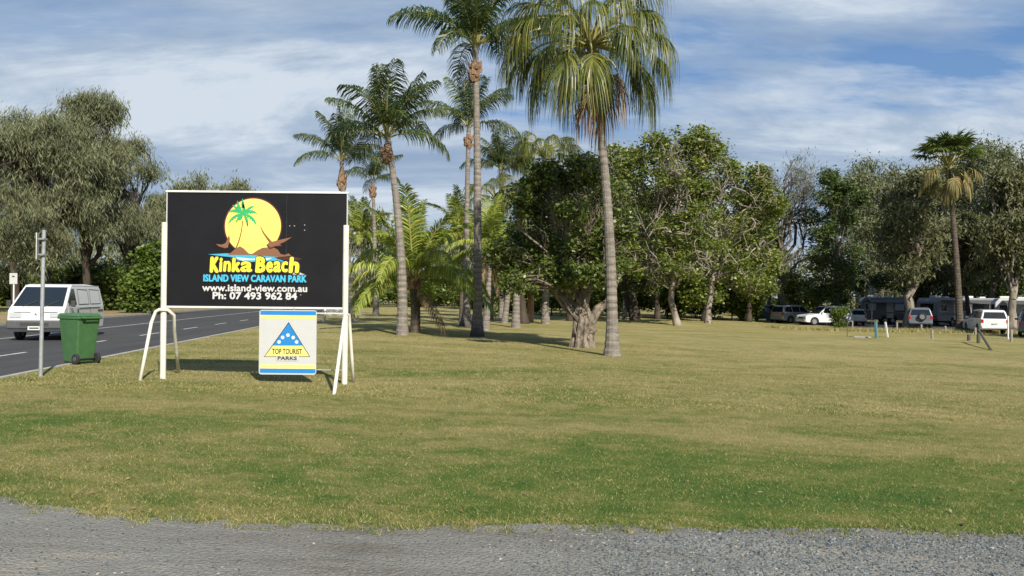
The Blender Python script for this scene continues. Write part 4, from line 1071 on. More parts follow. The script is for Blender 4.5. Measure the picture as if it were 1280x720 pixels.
def fan_mesh(seed, petiole, elev, seg, nseg, weep, mt, w=0.032, cup=0.2, spread=R(150), name='frond'):
    """fan palm leaf: petiole in the local x-z plane, segments radiating and hanging"""
    r = np.random.default_rng(seed)
    n = 8; pts = [np.zeros(3)]; a = elev
    for i in range(n):
        a = elev - 0.55 * ((i / n) ** 1.5) * (0.5 + weep)
        pts.append(pts[-1] + np.array([math.cos(a), 0, math.sin(a)]) * petiole / n)
    pts = np.array(pts); mb = MB(); mb.tube(pts, np.linspace(0.03, 0.014, n + 1), 5, m=1)
    c = pts[-1]; tg = pts[-1] - pts[-2]; tg /= np.linalg.norm(tg); sd_ = np.array([0, 1., 0]); up = np.cross(tg, sd_); up = up if up[2] > 0 else -up
    V = []; Fq = []; Ft = []
    for i in range(nseg):
        f = -1 + 2 * i / (nseg - 1); th = f * spread * 0.98
        ll = seg * (1 - 0.25 * abs(f) ** 2) * r.uniform(0.85, 1.1)
        c0 = c + tg * 0.22 * (1 - abs(f)) * min(1, seg)
        d = tg * math.cos(th) + sd_ * math.sin(th) + up * (cup * abs(f) + r.normal(0, 0.06)); d /= np.linalg.norm(d)
        wv = -tg * math.sin(th) + sd_ * math.cos(th) + up * r.normal(0, 0.5); wv /= np.linalg.norm(wv)
        steps = 5; p = c0.copy(); b0 = len(V); wid = [0.4, 1.0, 0.9, 0.7, 0.45]
        for k in range(steps):
            ww = wv * w * wid[k] * 0.5
            V += [p - ww, p + ww]
            if k: Fq.append((b0 + 2 * k - 2, b0 + 2 * k - 1, b0 + 2 * k + 1, b0 + 2 * k))
            g_ = weep * (0.15 + 1.5 * (k / steps)) * r.uniform(0.7, 1.4)
            d = d + np.array([r.normal(0, 0.05), r.normal(0, 0.05), -g_]); d /= np.linalg.norm(d)
            p = p + d * ll / steps
        V.append(p); Ft.append((b0 + 2 * steps - 2, b0 + 2 * steps - 1, b0 + 2 * steps))
    mb.add(V, Fq); mb.f.append((np.array(Ft) + mb.nv - len(V), 0))
    return mb.mesh(name, [mt, M['rachis']])
def palm_trunk(p0, p1, bend, r0, r1, flare=1.6, seed=0, step=0.11):
    """ringed trunk from p0 to p1 bowed by bend (vector)"""
    r = np.random.default_rng(seed)
    p0, p1, bend = Vector(p0), Vector(p1), Vector(bend)
    L = (p1 - p0).length; n = max(12, int(L / step)); pts = []; rad = []
    for i in range(n + 1):
        t = i / n; p = p0.lerp(p1, t) + bend * (4 * t * (1 - t)) * 1.0
        rr = r0 + (r1 - r0) * min(1, t * 1.15); rr *= 1 + (flare - 1) * math.exp(-t * L / 0.45)
        rr *= 1 + (0.045 if i % 2 else -0.03) + r.normal(0, 0.012)
        pts.append(p); rad.append(rr)
    return MB().tube(pts, rad, 12), pts
def husk_mb(c, rr, h, seed):
    """knot of old leaf bases below the crown: overlapping curved boots"""
    r = np.random.default_rng(seed); mb = MB()
    mb.tube([(c[0], c[1], c[2] - h * 0.45), (c[0], c[1], c[2] - h * 0.2), (c[0], c[1], c[2] + h * 0.2), (c[0], c[1], c[2] + h * 0.6)], [rr * 0.45, rr * 0.75, rr * 0.7, rr * 0.45], 10)
    for i in range(26):
        a = r.uniform(0, 2 * PI); z = r.uniform(-0.4, 0.35) * h; k = rr * (0.75 + 0.2 * math.cos(z / h * 3))
        o = Vector((c[0] + math.cos(a) * k * 0.75, c[1] + math.sin(a) * k * 0.75, c[2] + z))
        e = Vector((c[0] + math.cos(a) * k * 1.15, c[1] + math.sin(a) * k * 1.15, c[2] + z + h * r.uniform(0.1, 0.3)))
        mb.tube([o, o.lerp(e, 0.5) + Vector((0, 0, 0.02)), e], [rr * 0.32, rr * 0.26, rr * 0.08], 5)
    return mb
FR = {}
def frond_set(kind):
    if kind in FR: return FR[kind]
    L = []
    if kind == 'coco':      # compact, ruffled crown
        for i, (e, d) in enumerate([(88, 16), (79, 26), (70, 38), (61, 52), (51, 66), (40, 80), (22, 85)]):
            for k in range(2): L.append((e, frond_mesh(100 + i * 5 + k, 1.0, R(e), R(d), M['coco'], 62, 0.0135, 0.37, ldroop=0.75 + 0.09 * i, wind=0.5 * (k * 2 - 1) + 0.2, twist=0.35)))
    elif kind == 'young':
        for i, (e, d) in enumerate([(88, 22), (80, 45), (70, 80), (56, 105), (42, 112), (30, 100), (14, 75)]):
            for k in range(2): L.append((e, frond_mesh(200 + i * 5 + k, 1.0, R(e), R(d), M['cocoy'], 84, 0.0155, 0.24, ldroop=0.95 if i > 2 else 0.35, wind=0.2 * (k * 2 - 1))))
    elif kind == 'weep':
        for i, e in enumerate([78, 62, 48, 34, 18, -2]):
            for k in range(3): L.append((e, fan_mesh(300 + i * 5 + k, 1.0, R(e), 0.98, 66, 1.7, M['fan'], 0.0175, 0.10, R(80))))
    elif kind == 'fan':
        for i, e in enumerate([86, 74, 62, 50, 36]):
            for k in range(2): L.append((e, fan_mesh(400 + i * 5 + k, 1.0, R(e), 0.72, 40, 0.30, M['fan2'], 0.085, 0.25, R(105))))
    elif kind == 'dead':
        for i, e in enumerate([-20, -45, -68]):
            L.append((e, fan_mesh(500 + i, 0.9, R(e), 0.95, 46, 1.6, M['dead'], 0.026, 0.1, R(110))))
    elif kind == 'skirt':
        for i, e in enumerate([12, -6, -22, -40]):
            L.append((e, fan_mesh(550 + i, 1.0, R(e), 0.85, 46, 1.2, M['skirt'], 0.05, 0.1, R(110))))
    elif kind == 'deadf':
        for i, e in enumerate([-30, -55]):
            L.append((e, frond_mesh(600 + i, 1.0, R(e), R(30), M['dead'], 40, 0.022, 0.22, ldroop=1.5)))
    FR[kind] = L
    return L
def palm(label, base, crown, kind, r0, r1, bend=(0, 0, 0), scale=2.4, n=22, tm='ptrunk', husk=None, seed=0, az_bias=None, dead=0, flare=1.6, name='palm_tree', cat='palm tree', group=None, emin=None, skirt=0):
    """base and crown are world points"""
    r = random.Random(seed)
    base = Vector(base); t = thing(name, label, cat, base, 0, group)
    c = Vector(crown) - base
    mb, pts = palm_trunk((0, 0, -0.15), c, bend, r0, r1, flare, seed)
    obj('trunk', mb, M[tm], t, smooth=False)
    if husk: obj('husk', husk_mb(c + Vector((0, 0, -husk[1])), husk[0], husk[2], seed), M['husk'], t)
    st_ = frond_set(kind)
    es = sorted(set(e for e, m_ in st_), reverse=True)
    if emin is not None: es = [e for e in es if e >= emin]
    ga = r.uniform(0, 6)
    for i in range(n):
        k = i / max(1, n - 1); ei = min(len(es) - 1, int(k ** 0.85 * len(es)))
        ms = [m_ for e, m_ in st_ if e == es[ei]]
        az = ga + i * 2.39996 + r.uniform(-0.25, 0.25)
        if az_bias and r.random() < az_bias[1]: az = az_bias[0] + r.uniform(-1.3, 1.3)
        s = scale * r.uniform(0.85, 1.12)
        o = obj('frond', ms[r.randrange(len(ms))], None, t, loc=c + Vector((math.cos(az) * r1 * 0.6, math.sin(az) * r1 * 0.6, r.uniform(-0.05, 0.12) * scale * 0.3)), rot=(r.uniform(-0.12, 0.12), r.uniform(-0.10, 0.10), az))
        o.scale = (s, s, s)
    for i in range(skirt):
        ms = frond_set('skirt'); az = i * 2.39996 + r.uniform(-.3, .3); s = scale * r.uniform(0.8, 1.1)
        o = obj('frond', ms[i % len(ms)][1], None, t, loc=c + Vector((0, 0, -0.1)), rot=(0, 0, az)); o.scale = (s, s, s)
    dk = 'deadf' if kind in ('coco', 'young') else 'dead'
    for i in range(dead):
        ms = frond_set(dk); az = r.uniform(0, 2 * PI); s = scale * r.uniform(0.7, 1.0)
        o = obj('dead_frond', ms[i % len(ms)][1], None, t, loc=c + Vector((0, 0, -0.15)), rot=(0, 0, az), label='brown dried hanging frond'); o.scale = (s, s, s)
    return t
def bpt(px, py, D=None): return gp(px, py) if D is None else gd(px, D)

B = gp(502.5, 419); palm('coconut palm with leaning trunk, wide ruffled crown, first tall trunk right of the billboard', B, ray(484, 172, B.y + 0.2), 'coco', 0.21, 0.115, ((0.20), 0, 0), 3.0, 17, emin=22, husk=(0.27, 0.70, 0.75), seed=3, flare=1.35)
B = gp(596.5, 421); palm('tallest coconut palm with dark foot and crown above the top of the picture', B, ray(594, 58, B.y), 'coco', 0.19, 0.12, ((0.05), 0, 0), 3.5, 18, emin=22, tm='ptrunkd', husk=(0.28, 1.10, 0.85), seed=5, flare=2.0)
B = gp(583, 408); palm('slim coconut palm standing just behind the tallest palm, crown half hidden by it', B, ray(586, 158, B.y), 'coco', 0.17, 0.115, ((-0.05), 0, 0), 3.0, 12, emin=22, tm='ptrunkd', husk=(0.25, 0.85, 0.75), seed=8, flare=3.4)
B = gp(443, 401.5); palm('coconut palm with small crown rising behind the right post of the billboard', B, ray(427, 200, B.y), 'coco', 0.22, 0.12, ((-0.1), 0, 0), 2.7, 13, emin=22, husk=(0.27, 1.2, 1.1), seed=11)
B = gd(470, 58); palm('slim distant coconut palm with short crown between the billboard post and the wide crowned palm', B, ray(466, 226, B.y), 'coco', 0.19, 0.11, ((0.02), 0, 0), 2.4, 12, emin=22, husk=(0.25, 0.8, 0.9), seed=14)
B = gd(627, 62); palm('distant coconut palm with narrow upright crown left of the shaggy fan palms', B, ray(626, 212, B.y), 'coco', 0.18, 0.12, ((0.0), 0, 0), 2.9, 18, seed=17)
B = gd(448, 60); palm('small palm with low crown peeping out just right of the billboard', B, ray(450, 298, B.y), 'young', 0.18, 0.12, ((0.0), 0, 0), 3.0, 18, seed=19)
B = gp(606.5, 413); palm('short coconut palm with yellow green crown right of the two tall trunks', B, ray(611, 312, B.y), 'young', 0.16, 0.12, ((0.05), 0, 0), 2.5, 20, seed=23, husk=(0.2, 0.2, 0.5), dead=3)
B = gd(578, 50); palm('mid height palm with drooping yellow green fronds behind the tall trunks', B, ray(577, 300, B.y), 'young', 0.17, 0.12, ((0.0), 0, 0), 2.9, 18, tm='ptrunkb', seed=27)
B = gp(518.5, 416); palm('young coconut palm with huge low arching yellow green fronds', B, ray(517, 352, B.y), 'young', 0.20, 0.20, ((0.05), 0, 0), 3.7, 22, tm='ptrunkb', seed=41, husk=(0.30, 0.1, 0.6), dead=1, flare=1.1)
B = gp(765, 445); palm('near fan palm with weeping shaggy crown and leaning grey trunk on the lawn', B, ray(737, 58, B.y - 0.1), 'weep', 0.18, 0.105, ((0.20), 0, 0), 1.8, 40, seed=33, dead=5, flare=1.9, name='fan_palm', cat='fan palm')
B = gp(682, 405); palm('fan palm with shaggy green crown showing above the dark leafy trees', B, ray(680, 196, B.y), 'weep', 0.22, 0.14, ((0.0), 0, 0), 1.55, 24, seed=37, name='fan_palm', cat='fan palm', emin=20)
B = gd(645, 46); palm('shaggy fan palm with yellowing hanging fronds left of the dark leafy tree', B, ray(655, 240, B.y), 'weep', 0.2, 0.13, ((-0.1), 0, 0), 1.3, 18, seed=43, name='fan_palm', cat='fan palm', dead=3)
B = gd(612, 56); palm('low fan palm with light green fans behind the short coconut palm', B, ray(620, 250, B.y), 'weep', 0.2, 0.13, ((0.0), 0, 0), 1.5, 18, seed=47, name='fan_palm', cat='fan palm')
B = gp(1200, 414); palm('solitary tall fan palm with dark slender trunk beside the parked caravans', B, ray(1185, 208, B.y), 'fan', 0.27, 0.16, ((0.12), 0, 0), 1.7, 26, seed=51, tm='ptrunkb', skirt=12, dead=5, name='fan_palm', cat='fan palm')
# bare palm trunks whose crowns are lost in the leaves
for i, (px, py, top, x1, lb, r_) in enumerate([(780, 400, 300, 783, 'pale straight palm trunk right of the near leaning palm', 0.16), (833, 395, 300, 833, 'pale palm trunk standing left of the grassy mound', 0.17), (630, 404, 300, 640, 'pale leaning palm trunk left of the dark leafy tree', 0.17), (661.5, 403, 300, 655, 'orange peeling palm trunk that leans left of the gnarled tree', 0.21)]):
    B = gp(px, py)
    palm(lb, B, ray(x1, top, B.y), 'weep', r_, 0.15, ((0.25 if 'orange' in lb else 0.05), 0, 0), 1.1, 10, seed=60 + i, tm='orangebark' if 'orange' in lb else 'ptrunk', name='fan_palm', cat='fan palm', flare=1.5, dead=3 if 'orange' in lb else 1)

# ------------------------------------------------------------------ trees
def unit(r, n):
    v = r.normal(0, 1, (n, 3)); return v / (np.linalg.norm(v, axis=1)[:, None] + 1e-9)
def leaf_quads(r, c, L, Wd, mb):
    n = len(c); a = unit(r, n); a[:, 2] *= 0.6; b = np.cross(a, unit(r, n)); b /= np.linalg.norm(b, axis=1)[:, None] + 1e-9
    q_ = r.uniform(0.45, 1.5, (n, 1)); L = L * q_; w = Wd * q_ * r.uniform(0.7, 1.2, (n, 1))
    v = np.stack([c - a * L / 2, c + b * w / 2 + a * L * 0.05, c + a * L / 2, c - b * w / 2 + a * L * 0.05], 1)
    mb.add(v.reshape(-1, 3), np.arange(4 * n).reshape(-1, 4))
def droop_quads(r, c, L, Wd, mb, sway=0.35, wind=(0.1, 0)):
    n = len(c); d = np.stack([r.normal(wind[0], sway, n), r.normal(wind[1], sway, n), np.full(n, -1.0)], 1); d /= np.linalg.norm(d, axis=1)[:, None]
    th = r.uniform(0, 2 * PI, n); b = np.stack([np.cos(th), np.sin(th), np.zeros(n)], 1)
    L = L * r.uniform(0.5, 1.3, (n, 1)); w = Wd * r.uniform(0.6, 1.3, (n, 1))
    v = np.stack([c, c + d * L * 0.55 + b * w / 2, c + d * L, c + d * L * 0.5 - b * w / 2], 1)
    mb.add(v.reshape(-1, 3), np.arange(4 * n).reshape(-1, 4))
def wob(r, a, b, n, amp):
    a, b = np.array(a, float), np.array(b, float); L = np.linalg.norm(b - a)
    t = np.linspace(0, 1, n + 1)[:, None]; p = a + (b - a) * t
    off = np.cumsum(r.normal(0, amp * L / n, (n + 1, 3)), 0); off -= off[0]; off = off - t * off[-1]
    sag = np.array([0, 0, 1.0]) * (np.sin(PI * t)) * L * 0.08
    return p + off + sag
def tree_meshes(seed, lobes, trunk, r0, leaf='broad', lmat=None, wmat=None, nclus=14, nleaf=45, lsize=(0.13, 0.07), crad=0.35, bare=0.0, limb=0.45, wam=0.35, hollow=0.35, fork=(0.35, 1.0), tangle=0):
    """lobes: (x,y,z,rx,ry,rz) in local metres; trunk: list of local points"""
    r = np.random.default_rng(seed)
    wood = MB(); tp_ = np.array(trunk, float); nT = len(tp_)
    # dense trunk polyline
    tt = np.linspace(0, nT - 1, max(8, nT * 4)); P_ = np.stack([np.interp(tt, np.arange(nT), tp_[:, k]) for k in range(3)], 1)
    P_[1:-1] += r.normal(0, r0 * 0.12, P_[1:-1].shape)
    fr_ = np.linspace(0, 1, len(P_)); rad = r0 * (1 - 0.6 * fr_) * (1 + 0.5 * np.exp(-fr_ * 12)) * (1 + r.normal(0, 0.05, len(P_)))
    wood.tube(P_, rad, 9)
    C = []
    for (x, y, z, rx, ry, rz) in lobes:
        c = np.array([x, y, z])
        f = r.uniform(*fork); i0 = int(f * (len(P_) - 1)); s0 = P_[i0]
        if s0[2] > z: i0 = max(0, int(0.4 * len(P_))); s0 = P_[i0]
        n1 = 7; path = wob(r, s0, c, n1, wam); rl = rad[i0] * limb * 1.6
        wood.tube(path, np.linspace(min(rl, rad[i0] * 0.85), max(rl * 0.25, 0.02), n1 + 1), 6, cap=False)
        for k in range(nclus):
            d = unit(r, 1)[0]; d[2] = d[2] * 0.9 + 0.1; q = c + d * np.array([rx, ry, rz]) * (r.uniform(hollow, 1.0) ** 0.5)
            st0 = path[r.integers(n1 // 2, n1 + 1)]
            sub = wob(r, st0, q, 4, wam * 1.1); wood.tube(sub, np.linspace(max(rl * 0.22, 0.016), 0.008, 5), 4, cap=False)
            C.append(q)
            if r.random() < 0.6: C.append(sub[3])
    for (x, y, z, rx, ry, rz) in lobes:
        for k in range(tangle):
            c = np.array([x, y, z]); d = unit(r, 1)[0]; d[1] = -abs(d[1]) - 0.5; d /= np.linalg.norm(d)
            e = c + d * np.array([rx, ry, rz]) * r.uniform(1.15, 1.4); a = c + unit(r, 1)[0] * rx * 0.5
            p = wob(r, a, e, 7, 0.9); wood.tube(p, np.linspace(0.055, 0.02, 8) * (rx / 1.3), 5, cap=False)
            q = wob(r, p[5], p[5] + unit(r, 1)[0] * rx * 0.8, 4, 0.8); wood.tube(q, np.linspace(0.03, 0.01, 5) * (rx / 1.3), 4, cap=False)
    C = np.array(C); fol = None
    if bare > 0: C = C[r.random(len(C)) > bare]
    if len(C) and nleaf:
        fol = MB(); sizes = r.uniform(0.6, 1.35, len(C)); cnt = np.maximum(4, (nleaf * sizes ** 2 * r.uniform(0.6, 1.3, len(C))).astype(int))
        cc = np.repeat(C, cnt, 0); ss = np.repeat(sizes, cnt)[:, None]
        pos = cc + r.normal(0, 1, cc.shape) * ss * crad * np.array([1, 1, 0.72]) * 0.62
        if leaf == 'broad': leaf_quads(r, pos, lsize[0], lsize[1], fol)
        elif leaf == 'feather': droop_quads(r, pos, lsize[0], lsize[1], fol, 0.65)
        elif leaf == 'gum': droop_quads(r, pos, lsize[0], lsize[1], fol, 0.95)
        else: droop_quads(r, pos, lsize[0], lsize[1], fol)
    return wood, fol
def tree(name, label, cat, base, seed, lobes, trunk, r0, wmat, lmat, group=None, **kw):
    t = thing(name, label, cat, base, 0, group)
    w_, f_ = tree_meshes(seed, lobes, trunk, r0, **kw)
    obj('trunk', w_, M[wmat], t, smooth=True)
    if f_ is not None: obj('crown', f_, M[lmat], t)
    return t
def auto_lobes(seed, Wd, H, base, n, kind='round', depth=0.8):
    r = np.random.default_rng(seed); L = []
    n = int(n * 1.6)
    for i in range(n):
        for _ in range(30):
            x, y, z = r.uniform(-1, 1, 3)
            e = {'round': x * x + y * y + z * z < 1, 'dome': (x * x + y * y) < (1 - max(z, -1) * 0.45) ** 2 * 0.8 and True, 'cone': math.hypot(x, y) < 0.55 * (1 - z) + 0.1}[kind]
            if e: break
        s = r.uniform(0.10, 0.235) * min(Wd, (H - base) * 1.2)
        if kind == 'cone': s *= 0.55 + 0.35 * (1 - z)
        cx = x * (Wd / 2 - s * 0.7); cy = y * (Wd / 2 - s * 0.7) * depth; cz = base + (H - base) * 0.5 * (z + 1) 
        cz = min(max(cz, base + s * 0.3), H - s * 0.75)
        L.append((cx, cy, cz, s, s, s * 0.8))
    for k in range(3): L.append((r.uniform(-.22, .22) * Wd, 0, H - (0.09 + 0.06 * k) * Wd, 0.08 * Wd, 0.08 * Wd, 0.10 * Wd))
    return L
def px_tree(px, D, top, wpx, label, seed, wmat, lmat, leaf='broad', name='tree', cat='tree', base=0.22, n=11, kind='round', r0=None, group='trees around the park', lean=0.0, gy=None, **kw):
    B = gd(px, D); H = ray(px, top, D).z - B.z; Wd = wpx * D / F * 1.22
    r0 = r0 or 0.016 * H + 0.05
    r = np.random.default_rng(seed + 999)
    tr = [(0, 0, -0.2), (r.normal(0, .02) * H + lean * .3, r.normal(0, .02) * H, H * 0.2), (r.normal(0, .03) * H + lean * .7, r.normal(0, .03) * H, H * 0.42), (r.normal(0, .04) * H + lean, 0, H * 0.7)]
    lob = auto_lobes(seed, Wd, H, base * H, n, kind)
    kw.setdefault('crad', 0.062 * Wd + 0.22)
    return tree(name, label, cat, B, seed, lob, tr, r0, wmat, lmat, group, leaf=leaf, **kw)

SO = dict(leaf='feather', lmat='sheoak', wmat='darkbark', lsize=(0.52, 0.064), nleaf=41, nclus=17, crad=0.52, name='sheoak_tree', cat='she-oak tree', group='she-oaks across the road')
px_tree(-45, 56, 142, 190, 'tall she-oak cut by the left edge of the picture, across the road', 1, n=14, base=0.2, **SO)
px_tree(55, 58, 140, 130, 'she-oak with forked pale trunks across the road behind the van', 2, n=15, base=0.22, **SO)
px_tree(112, 62, 112, 115, 'tallest grey green she-oak with feathery top, across the road', 4, n=17, base=0.12, **SO)
px_tree(158, 70, 170, 90, 'she-oak with ragged right side standing over the bright bush', 5, n=13, base=0.08, **SO)
px_tree(196, 80, 238, 70, 'lower she-oak between the tall ones and the left edge of the billboard', 7, n=9, base=0.04, **SO)
px_tree(20, 75, 132, 150, 'she-oak standing behind the front row across the road at far left', 6, n=14, base=0.05, **SO)
G = dict(wmat='bark', lmat='gum', leaf='droop', lsize=(0.6, 0.17), nleaf=20, nclus=12, name='gum_tree', cat='gum tree', group='grey green trees behind the park')
px_tree(238, 105, 216, 95, 'grey green tree whose top shows just left of the billboard corner', 10, n=9, base=0.05, **G)
px_tree(292, 112, 222, 70, 'thin grey tree top showing above the left half of the billboard', 11, n=8, base=0.05, **G)
px_tree(345, 118, 245, 90, 'distant tree hidden mostly by the black billboard', 12, n=8, base=0.05, **G)
px_tree(410, 112, 262, 80, 'distant grey tree behind the right part of the billboard', 13, n=8, base=0.05, **G)
px_tree(462, 100, 262, 70, 'grey tree behind the slim palm just right of the billboard', 14, n=8, base=0.03, **G)
px_tree(515, 108, 290, 80, 'low grey green tree far behind the young coconut palm', 15, n=9, base=0.03, **G)
px_tree(562, 104, 282, 70, 'pale grey tree far behind, left of the two tall trunks', 16, n=8, base=0.03, **G)
px_tree(625, 100, 275, 90, 'grey green tree far behind the short coconut palm', 17, n=9, base=0.03, **G)
px_tree(705, 100, 262, 90, 'grey tree far behind the gnarled tree', 18, n=9, base=0.03, **G)

# bushes
BU = dict(wmat='darkbark', name='bush', cat='bush', base=0.05, n=8, group='bushes under the trees', lsize=(0.32, 0.20), nclus=12, nleaf=32, kind='round', r0=0.06)
px_tree(182, 60, 306, 62, 'bright green leafy bush left of the billboard across the road', 30, lmat='bush', **BU)
px_tree(150, 66, 335, 80, 'dark bush in the shade behind the white van roof', 31, lmat='broadd', **BU)
px_tree(222, 80, 330, 70, 'green bush hidden partly by the left post of the billboard', 32, lmat='broadd', **BU)
px_tree(95, 74, 330, 110, 'wide dark bush under the she-oaks behind the van', 33, lmat='broadd', **BU)
px_tree(12, 80, 345, 90, 'dark bush at the far left edge behind the small road sign', 34, lmat='broadd', **BU)
px_tree(290, 100, 340, 120, 'dark bush beyond the road bend behind the billboard', 35, lmat='broadd', **BU)
bl_ = [(455, 92, 358, 60, 'low shrub behind the bench and small palm'), (505, 98, 362, 60, 'low shrub far behind the young palm trunk'), (555, 96, 352, 70, 'dark shrub left of the dark footed palm trunks'), (640, 78, 335, 75, 'dark rounded shrub behind the pale leaning palm trunk'), (690, 76, 330, 80, 'dark shrub left behind the gnarled trunk'), (735, 84, 335, 90, 'dark shrub right behind the gnarled trunk'), (800, 96, 345, 90, 'dark shrub behind the two dark leaning trunks'), (870, 90, 335, 100, 'dark shrub right of the grassy mound'), (915, 86, 325, 80, 'dark shrub left of the blue ute'), (932, 84, 368, 36, 'small yellowish shrub beside the blue ute'), (668, 90, 330, 90, 'dark shrub behind the orange peeling palm trunk'), (765, 86, 345, 80, 'dark shrub just left of the dark leaning trunks'), (835, 84, 350, 80, 'dark shrub directly behind the grassy mound'), (893, 96, 345, 90, 'dark shrub behind the bright green spreading tree'), (600, 88, 345, 70, 'dark shrub right behind the dark palm feet')]
for i, (px, D, top, w_, lb) in enumerate(bl_): px_tree(px, D, top, w_, lb, 40 + i, lmat='bush' if i == 9 else 'broadd', **BU)
px_tree(1050, 70, 386, 19, 'small round bright green bush in front of the silver hatchback', 55, lmat='bush', **{**BU, 'n': 6, 'nclus': 8, 'nleaf': 30, 'lsize': (0.13, 0.08)})
for i, (px, D, top, w_, lb) in enumerate([(1000, 104, 340, 70, 'dark shrub behind the pale grey wagon'), (1080, 104, 330, 90, 'dark shrub behind the silver hatchback'), (1150, 100, 325, 90, 'dark shrub behind the caravans left of the tall palm'), (1215, 98, 330, 90, 'dark shrub behind the long caravan'), (1275, 92, 335, 90, 'bright shrub behind the rightmost caravan')]):
    px_tree(px, D, top, w_, lb, 60 + i, lmat='bush' if i == 4 else 'broadd', **BU)

# the gnarled tree in the middle and its neighbours: lobes given by where they stand
def lobes_px(B, D, lst, dz=1.0, seed=0):
    r = np.random.default_rng(seed); L = []
    for px, py, rp in lst:
        p = ray(px, py, D); s = rp * D / F
        L.append((p.x - B.x, r.uniform(-1, 1) * dz, p.z - B.z, s * 1.05, s * 1.25, s))
    return L
D1 = 30.0; B1 = gd(729, D1)
lb1 = lobes_px(B1, D1, [(664, 236, 17), (700, 240, 18), (726, 226, 15), (748, 250, 16), (655, 255, 13), (735, 205, 11), (648, 300, 14), (680, 215, 10), (672, 268, 20), (708, 266, 20), (742, 282, 18), (672, 302, 21), (708, 304, 20), (655, 332, 24), (690, 338, 22), (750, 310, 22), (640, 352, 14), (628, 318, 16), (722, 340, 15), (752, 345, 16), (765, 240, 24), (772, 285, 22), (700, 345, 14), (715, 315, 20), (740, 312, 18), (640, 330, 16), (668, 345, 14), (690, 222, 14), (722, 218, 14), (775, 330, 14)], 1.9, 1)
t1 = thing('gnarled_tree', 'thick gnarled pale trunked leafy tree left of the near leaning palm', 'tree', B1, 0, 'leafy trees on the lawn')
w1_, f1_ = tree_meshes(71, lb1, [(-0.05, 0, -0.2), (-0.02, 0, 0.6), (-0.12, 0, 1.3), (-0.15, 0.1, 1.9), (-0.2, 0.2, 2.6)], 0.30, tangle=2, bare=0.34, nclus=20, nleaf=56, lsize=(0.155, 0.085), crad=0.28, limb=0.20, wam=0.45, fork=(0.55, 1.0))
# buttresses and hanging root strands of the trunk
r = np.random.default_rng(5)
for a0, ln, top in [(0.3, 0.5, 1.9), (1.3, 0.45, 1.4), (2.2, 0.42, 1.7), (3.3, 0.48, 1.5), (4.2, 0.42, 1.9), (4.9, 0.40, 1.2), (5.6, 0.5, 1.8)]:
    q = [(0.40 * math.cos(a0), 0.36 * math.sin(a0), -0.15), (0.29 * math.cos(a0), 0.29 * math.sin(a0), 0.35), (0.25 * math.cos(a0 + .2), 0.25 * math.sin(a0 + .2), 0.9), (0.22 * math.cos(a0 + .3) - .1, 0.22 * math.sin(a0 + .3), top)]
    w1_.tube([np.array(z_) + r.normal(0, 0.02, 3) for z_ in q for _ in (0,)], [0.14, 0.105, 0.10, 0.04], 7)
for q, rr_ in (([(0.15, 0, 0.2), (0.28, -0.05, 0.9), (0.50, 0, 1.35), (0.85, 0.1, 1.6), (1.05, 0.1, 2.0), (1.3, 0.2, 2.6)], [0.22, 0.18, 0.17, 0.14, 0.10, 0.06]),
               ([(-0.1, -0.1, 0.9), (-0.4, -0.15, 1.25), (-0.75, -0.15, 1.8), (-1.2, -0.1, 2.2), (-1.9, 0, 2.45)], [0.14, 0.12, 0.11, 0.09, 0.06]),
               ([(-0.1, 0, 1.2), (0.05, -0.1, 1.8), (0.1, -0.1, 2.5), (0.05, 0, 3.2)], [0.22, 0.2, 0.16, 0.10]),
               ([(0.22, -0.2, 0.5), (0.42, -0.22, 0.66), (0.5, -0.22, 0.62)], [0.09, 0.07, 0.03])):
    w1_.tube(q, rr_, 8)
for k in range(26):     # knots and peeling flakes of bark
    a0 = r.uniform(0, 2 * PI); z0 = r.uniform(0.1, 1.7); q = np.array([(0.36 - 0.05 * z0) * math.cos(a0), (0.34 - 0.05 * z0) * math.sin(a0), z0])
    w1_.tube([q, q + np.array([math.cos(a0) * .05, math.sin(a0) * .05, r.uniform(-.1, .1)]), q + r.normal(0, .06, 3) + np.array([0, 0, .12])], [0.07, 0.055, 0.02], 6)
obj('trunk', w1_, M['gnarl'], t1, smooth=False); obj('crown', f1_, M['broadd'], t1)

BT = dict(name='leafy_tree', cat='tree', group='leafy trees on the lawn')
def big(label, px, D, lst, trunk_px, r0, seed, wmat='paper', lmat='broad', **kw):
    B_ = gd(px, D); tr = []
    for a, b in trunk_px:
        p = ray(a, b, D); tr.append((p.x - B_.x, 0, p.z - B_.z))
    tr[0] = (tr[0][0], 0, -0.2)
    return tree(BT['name'], label, BT['cat'], B_, seed, lobes_px(B_, D, lst, 2.4, seed), tr, r0, wmat, lmat, BT['group'], **kw)
kwb = dict(tangle=4, bare=0.36, nclus=20, nleaf=64, lsize=(0.235, 0.13), crad=0.46, wam=0.5, limb=0.22)
big('broad light green tree with tangled pale branches right of the near leaning palm', 843, 58, [(800, 205, 24), (815, 186, 12), (793, 190, 10), (838, 192, 12), (862, 180, 10), (874, 172, 11), (889, 182, 10), (760, 205, 13), (778, 212, 14), (830, 215, 26), (790, 240, 28), (825, 250, 30), (858, 240, 28), (786, 292, 16), (840, 290, 27), (868, 205, 24), (880, 190, 20), (872, 275, 26), (815, 330, 26), (850, 335, 26), (880, 320, 24), (785, 325, 20)], [(848, 397), (838, 375), (843, 350), (845, 300), (850, 250)], 0.24, 81, **kwb)
